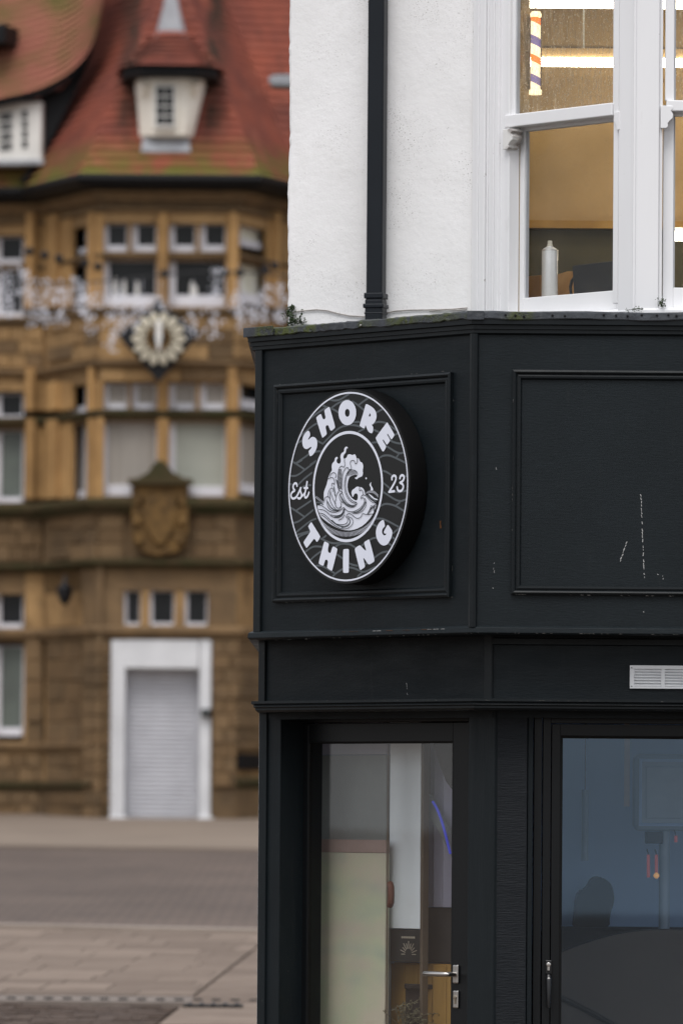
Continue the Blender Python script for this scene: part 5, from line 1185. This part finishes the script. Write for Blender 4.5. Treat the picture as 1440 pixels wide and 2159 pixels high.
for i in range(8):
    f0, f1 = (i / 8), ((i + 1) / 8)
    def prt(f, zz, bump=0):
        e = f ** .72; r = []
        for x, n in pl_:
            p = dpt(x, 150, n); c = Vector((p.x, p.y, 0)).lerp(Vector((cpx.x, cpx.y, 0)), e * .70 - bump); r.append(Vector((c.x, c.y, zz)))
        return r
    z0, z1 = zb(148) + (zb(62) - zb(148)) * f0, zb(148) + (zb(62) - zb(148)) * f1
    A = prt(f0, z0, .09); Bq = prt(f1, z1); k = len(b.v); b.v += A + Bq
    for q in range(5): b.f.append([k + q, k + q + 1, k + 6 + q + 1, k + 6 + q]); b.m.append(0)
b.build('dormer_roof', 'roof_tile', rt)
b = MB(); k = 0
for (y, hw) in ((66, 34), (40, 27), (0, 17), (-60, 8), (-120, 3)):
    for (s_, n) in ((-1, -.75), (-.7, -.28), (.7, -.28), (1, -.75)):
        p = dpt(361 + s_ * hw, 60, n); b.v.append(Vector((p.x, p.y, zb(y))))
for i in range(4):
    for q in range(3): b.f.append([i * 4 + q, i * 4 + q + 1, (i + 1) * 4 + q + 1, (i + 1) * 4 + q]); b.m.append(0)
b.build('lead_finial', 'lead_pale', rt, smooth=True)
b = MB(); b.hexa([dpt(298, 322, roofn(322) + .06), dpt(402, 322, roofn(322) + .06), dpt(398, 294, roofn(294) + .05), dpt(302, 294, roofn(294) + .05), dpt(298, 318, roofn(318) + .09), dpt(402, 318, roofn(318) + .09), dpt(398, 290, roofn(290) + .08), dpt(302, 290, roofn(290) + .08)]); b.build('lead_apron', 'lead_pale', rt)
# swept dormer on the left wing
dy = 0.2
def lp(px, py, n): return LW.at(px, py, n)
b = MB(); b.pbox(LW, -120, 88, 216, 340, -.9, .62); wd = b.build('dormer', 'bg_white', rt, bevel=.02)
for x0, cols in ((-60, 2), (2, 2), (48, 1)):
    for c in range(cols):
        for r in range(4):
            b = MB(); x = x0 + c * 13; y = 234 + r * 21 - (x - 40) * .13; b.pbox(LW, x, x + 10, y, y + 16, .61, .635); b.build('dormer_pane', 'bg_glass', rt)
b = MB(); b.pbox(LW, -125, 92, 338, 348, -.5, .72); b.build('dormer_sill', 'lead_pale', rt, bevel=.01)
edge = smooth_line([(-160, 232), (-60, 222), (0, 206), (60, 194), (110, 176), (150, 150), (178, 122), (198, 88), (206, 60)], 2)
b = MB(); rows = 22; m_ = len(edge)
for r in range(rows):
    for half in (0, 1):
        f = r + half * 1.0
        for (x, y) in edge:
            yy = y - f * 14.5; nn = .95 - f * .068 - (x + 160) / 366 * .25 + (0.06 if half == 0 else 0)
            xx = x + f * (3.0 if x > 100 else .9)
            p = lp(xx, yy, nn); b.v.append(p)
for r in range(rows * 2 - 1):
    for i in range(m_ - 1): b.f.append([r * m_ + i, r * m_ + i + 1, (r + 1) * m_ + i + 1, (r + 1) * m_ + i]); b.m.append(0)
b.build('swept_dormer_roof', 'tile_mossy', rt)
b = MB()
for i in range(m_ - 1):
    (x0, y0), (x1, y1) = edge[i], edge[i + 1]; n0_, n1_ = .94 - (x0 + 160) / 366 * .25, .94 - (x1 + 160) / 366 * .25
    w0 = 22 - 12 * i / m_; w1 = 22 - 12 * (i + 1) / m_
    b.hexa([lp(x0, y0 + w0, n0_), lp(x1, y1 + w1, n1_), lp(x1, y1 + w1, n1_ - .8), lp(x0, y0 + w0, n0_ - .8), lp(x0, y0 - 1, n0_), lp(x1, y1 - 1, n1_), lp(x1, y1 - 1, n1_ - .8), lp(x0, y0 - 1, n0_ - .8)])
b.build('swept_bargeboard', 'gutter_black', rt)
b = MB(); chk = [(88, 200), (130, 190), (176, 130), (196, 104), (176, 160), (140, 232), (100, 310), (58, 384), (40, 384), (70, 345), (88, 335)]
b.prism([lp(x, y, .50) for x, y in chk], Vector((0, .12, 0))); b.build('dormer_cheek_shade', 'gutter_black', rt)  # black cheek board cut to the shape of the shadow along the valley
b = MB(); b.pbox(LW, -60, 12, 50, 92, .3, 1.0); b.build('chimney_cap', 'gutter_black', rt, bevel=.03)
# small fittings on the ground floor front
ln = thing('wall_lantern', 'small black lantern on the stone pier left of the shutter door', 'lantern', LC.at(137, 1276, .25))
p = LC.at(137, 1276, .25); b = MB(); b.lathe((p.x, p.y, p.z), [(.03, 0), (.10, .10), (.13, .24), (.05, .30), (.02, .36)], seg=6); b.build('body', 'iron_black', ln)
b = MB(); b.tube([(p.x, p.y, p.z + .34), (p.x, p.y + .05, p.z + .42), (p.x + .05, p.y + .4, p.z + .42)], .02, 6); b.build('bracket', 'iron_black', ln)
al = thing('alarm_box', 'small dark box on the right jamb of the white doorway', 'box', CF.at(434, 1512, .1))
b = MB(); b.pbox(CF, 424, 446, 1494, 1512, .06, .16); b.build('casing', 'iron_black', al, bevel=.02); b = MB(); b.pbox(CF, 432, 437, 1500, 1506, .16, .175); b.build('lens', 'panel_grey', al)
vn = thing('wall_vent', 'dark recessed vent low on the stone wall beside the shop', 'vent', RC.at(533, 1620, .05))
b = MB(); b.pbox(RC, 508, 560, 1590, 1622, -.2, .075); b.build('frame', 'gutter_black', vn)
for i in range(4): b = MB(); b.pbox(RC, 512, 556, 1594 + i * 7, 1598 + i * 7, .075, .10); b.build('slat', 'iron_black', vn)
# ------------------------------------------------------------------ winter light decorations
ro = thing('light_rosette', 'round cream petal rosette on a dark diamond board hung on the stone front', 'decoration', CF.at(335, 790, .8))
b = MB(); b.prism([CF.at(x, y, .55) for x, y in [(335, 625), (352, 650), (424, 700), (335, 806), (247, 705), (320, 650)]], Vector((0, .06, 0))); b.build('backing_board', 'iron_black', ro, bevel=.01)
rc = CF.at(335, 714, .68); sc = 147.4
for i in range(14):
    a = 2 * math.pi * i / 14; d = Vector((math.cos(a), 0, math.sin(a))); s_ = Vector((-math.sin(a), 0, math.cos(a)))
    b = MB(); pr = [(27, 3), (34, 5.5), (46, 8.5), (53, 6), (58, 0)]
    ol = [(r, w) for r, w in pr] + [(r, -w) for r, w in reversed(pr[:-1])]
    b.prism([rc + d * (r / sc) + s_ * (w / sc) + Vector((0, -.03 * math.sin(r / 18), 0)) for r, w in ol], Vector((0, .05, 0))); b.build('petal', 'petal_cream', ro, bevel=.008)
b = MB()
for i in range(24):
    a = 2 * math.pi * i / 24; c = 2 * math.pi * (i + 1) / 24
    for r0, r1 in ((16, 26),): b.hexa([rc + Vector((math.cos(x) * r / sc, y, math.sin(x) * r / sc)) for y in (-.02, .05) for r, x in ((r0, a), (r1, a), (r1, c), (r0, c))])
b.build('inner_ring', 'stone_carved', ro)
b = MB(); b.prism([rc + Vector((x / sc, -.06, y / sc)) for x, y in [(-5, 38), (6, 38), (8, 10), (4, -22), (-2, -26), (-7, 6)]], Vector((0, .03, 0))); b.build('centre_plume', 'bg_white', ro, bevel=.01)
drops = [(-45, 560, 670), (4, 560, 660), (22, 575, 668), (50, 560, 625), (68, 585, 690), (97, 590, 680), (118, 600, 640), (130, 610, 690), (158, 585, 640), (172, 600, 660), (185, 620, 705), (205, 620, 650), (238, 655, 745), (262, 640, 700), (285, 645, 690), (300, 620, 660), (250, 610, 640), (340, 625, 655), (408, 655, 710), (456, 565, 630), (452, 650, 712), (500, 610, 670), (512, 630, 700), (535, 630, 680), (560, 600, 680), (590, 600, 680), (620, 610, 670)]
gl = thing('icicle_lights', 'string of white icicle lights hanging across the stone front', 'fairy lights', CF.at(300, 700, 1.6))
b = MB(); wire = [CF.at(x, 585 + 30 * math.sin((x + 50) / 110) * .4, 1.6) for x in range(-120, 760, 20)]; b.tube(wire, .012, 5); b.build('wire', 'iron_black', gl)
for (x, y0, y1) in drops:
    b = MB()
    for i in range(int((y1 - y0) / 2.0)):
        p = CF.at(x + random.gauss(0, 10), random.uniform(y0, y1), 1.6 + random.uniform(-.06, .06)); r = random.uniform(.010, .021)
        b.lathe((p.x, p.y, p.z - r), [(r * .35, 0), (r, r * .8), (r * .35, r * 2)], seg=5)
    b.tube([CF.at(x, 590, 1.6), CF.at(x, y1, 1.6)], .003, 4); put(b.build('light_drop', 'fairy_bulb', gl), kind='stuff')
# lamp holders in a row above the lights
for i, (x, y) in enumerate(((63, 530), (95, 538), (125, 545), (180, 555), (207, 562), (347, 577), (475, 575), (505, 575), (560, 568), (580, 560))):
    h = thing('lamp_holder', 'small dark lamp holder above the icicle lights, %s from the left' % ('first', 'second', 'third', 'fourth', 'fifth', 'sixth', 'seventh', 'eighth', 'ninth', 'tenth')[i], 'lamp holder', CF.at(x, y, 1.2), 'lamp holders above the icicle lights')
    p = CF.at(x, y, 1.2); b = MB(); b.lathe((p.x, p.y, p.z - .06), [(.03, 0), (.06, .03), (.06, .09), (.02, .12)], seg=8); b.build('shade', 'iron_black', h); b = MB(); b.tube([p, p + Vector((0, 1.25, .10))], .010, 5); b.build('arm', 'iron_black', h)
# street lamp whose head sticks out past the shop
YL = 74.0
a = at_y(566, 172, YL); e = at_y(690, 176, YL)
sl_ = thing('street_lamp', 'grey street lamp head poking out past the white wall', 'street lamp', (e.x + .5, YL, gz(YL)))
k_ = YL / FPX
b = MB(); hd_ = [(0, 3), (4, 9), (14, 12), (60, 13), (90, 10), (90, -6), (60, -9), (12, -10), (3, -5)]
b.prism([a + Vector((x * k_, -.12, y * k_)) for x, y in hd_], (0, .24, 0)); b.build('lamp_head', 'lamp_grey', sl_, bevel=.02)
b = MB(); b.prism([a + Vector((x * k_, -.10, y * k_)) for x, y in [(6, -6), (62, -9.5), (60, -14), (10, -11)]], (0, .2, 0)); b.build('lamp_lens', 'panel_grey', sl_)
b = MB(); b.tube([a + Vector((85 * k_, 0, 2 * k_)), Vector((e.x + .4, YL, a.z + .02)), Vector((e.x + .5, YL, a.z - .15)), Vector((e.x + .5, YL, gz(YL)))], [.035, .04, .05, .08], 10); b.build('pole', 'lamp_grey', sl_, smooth=True)
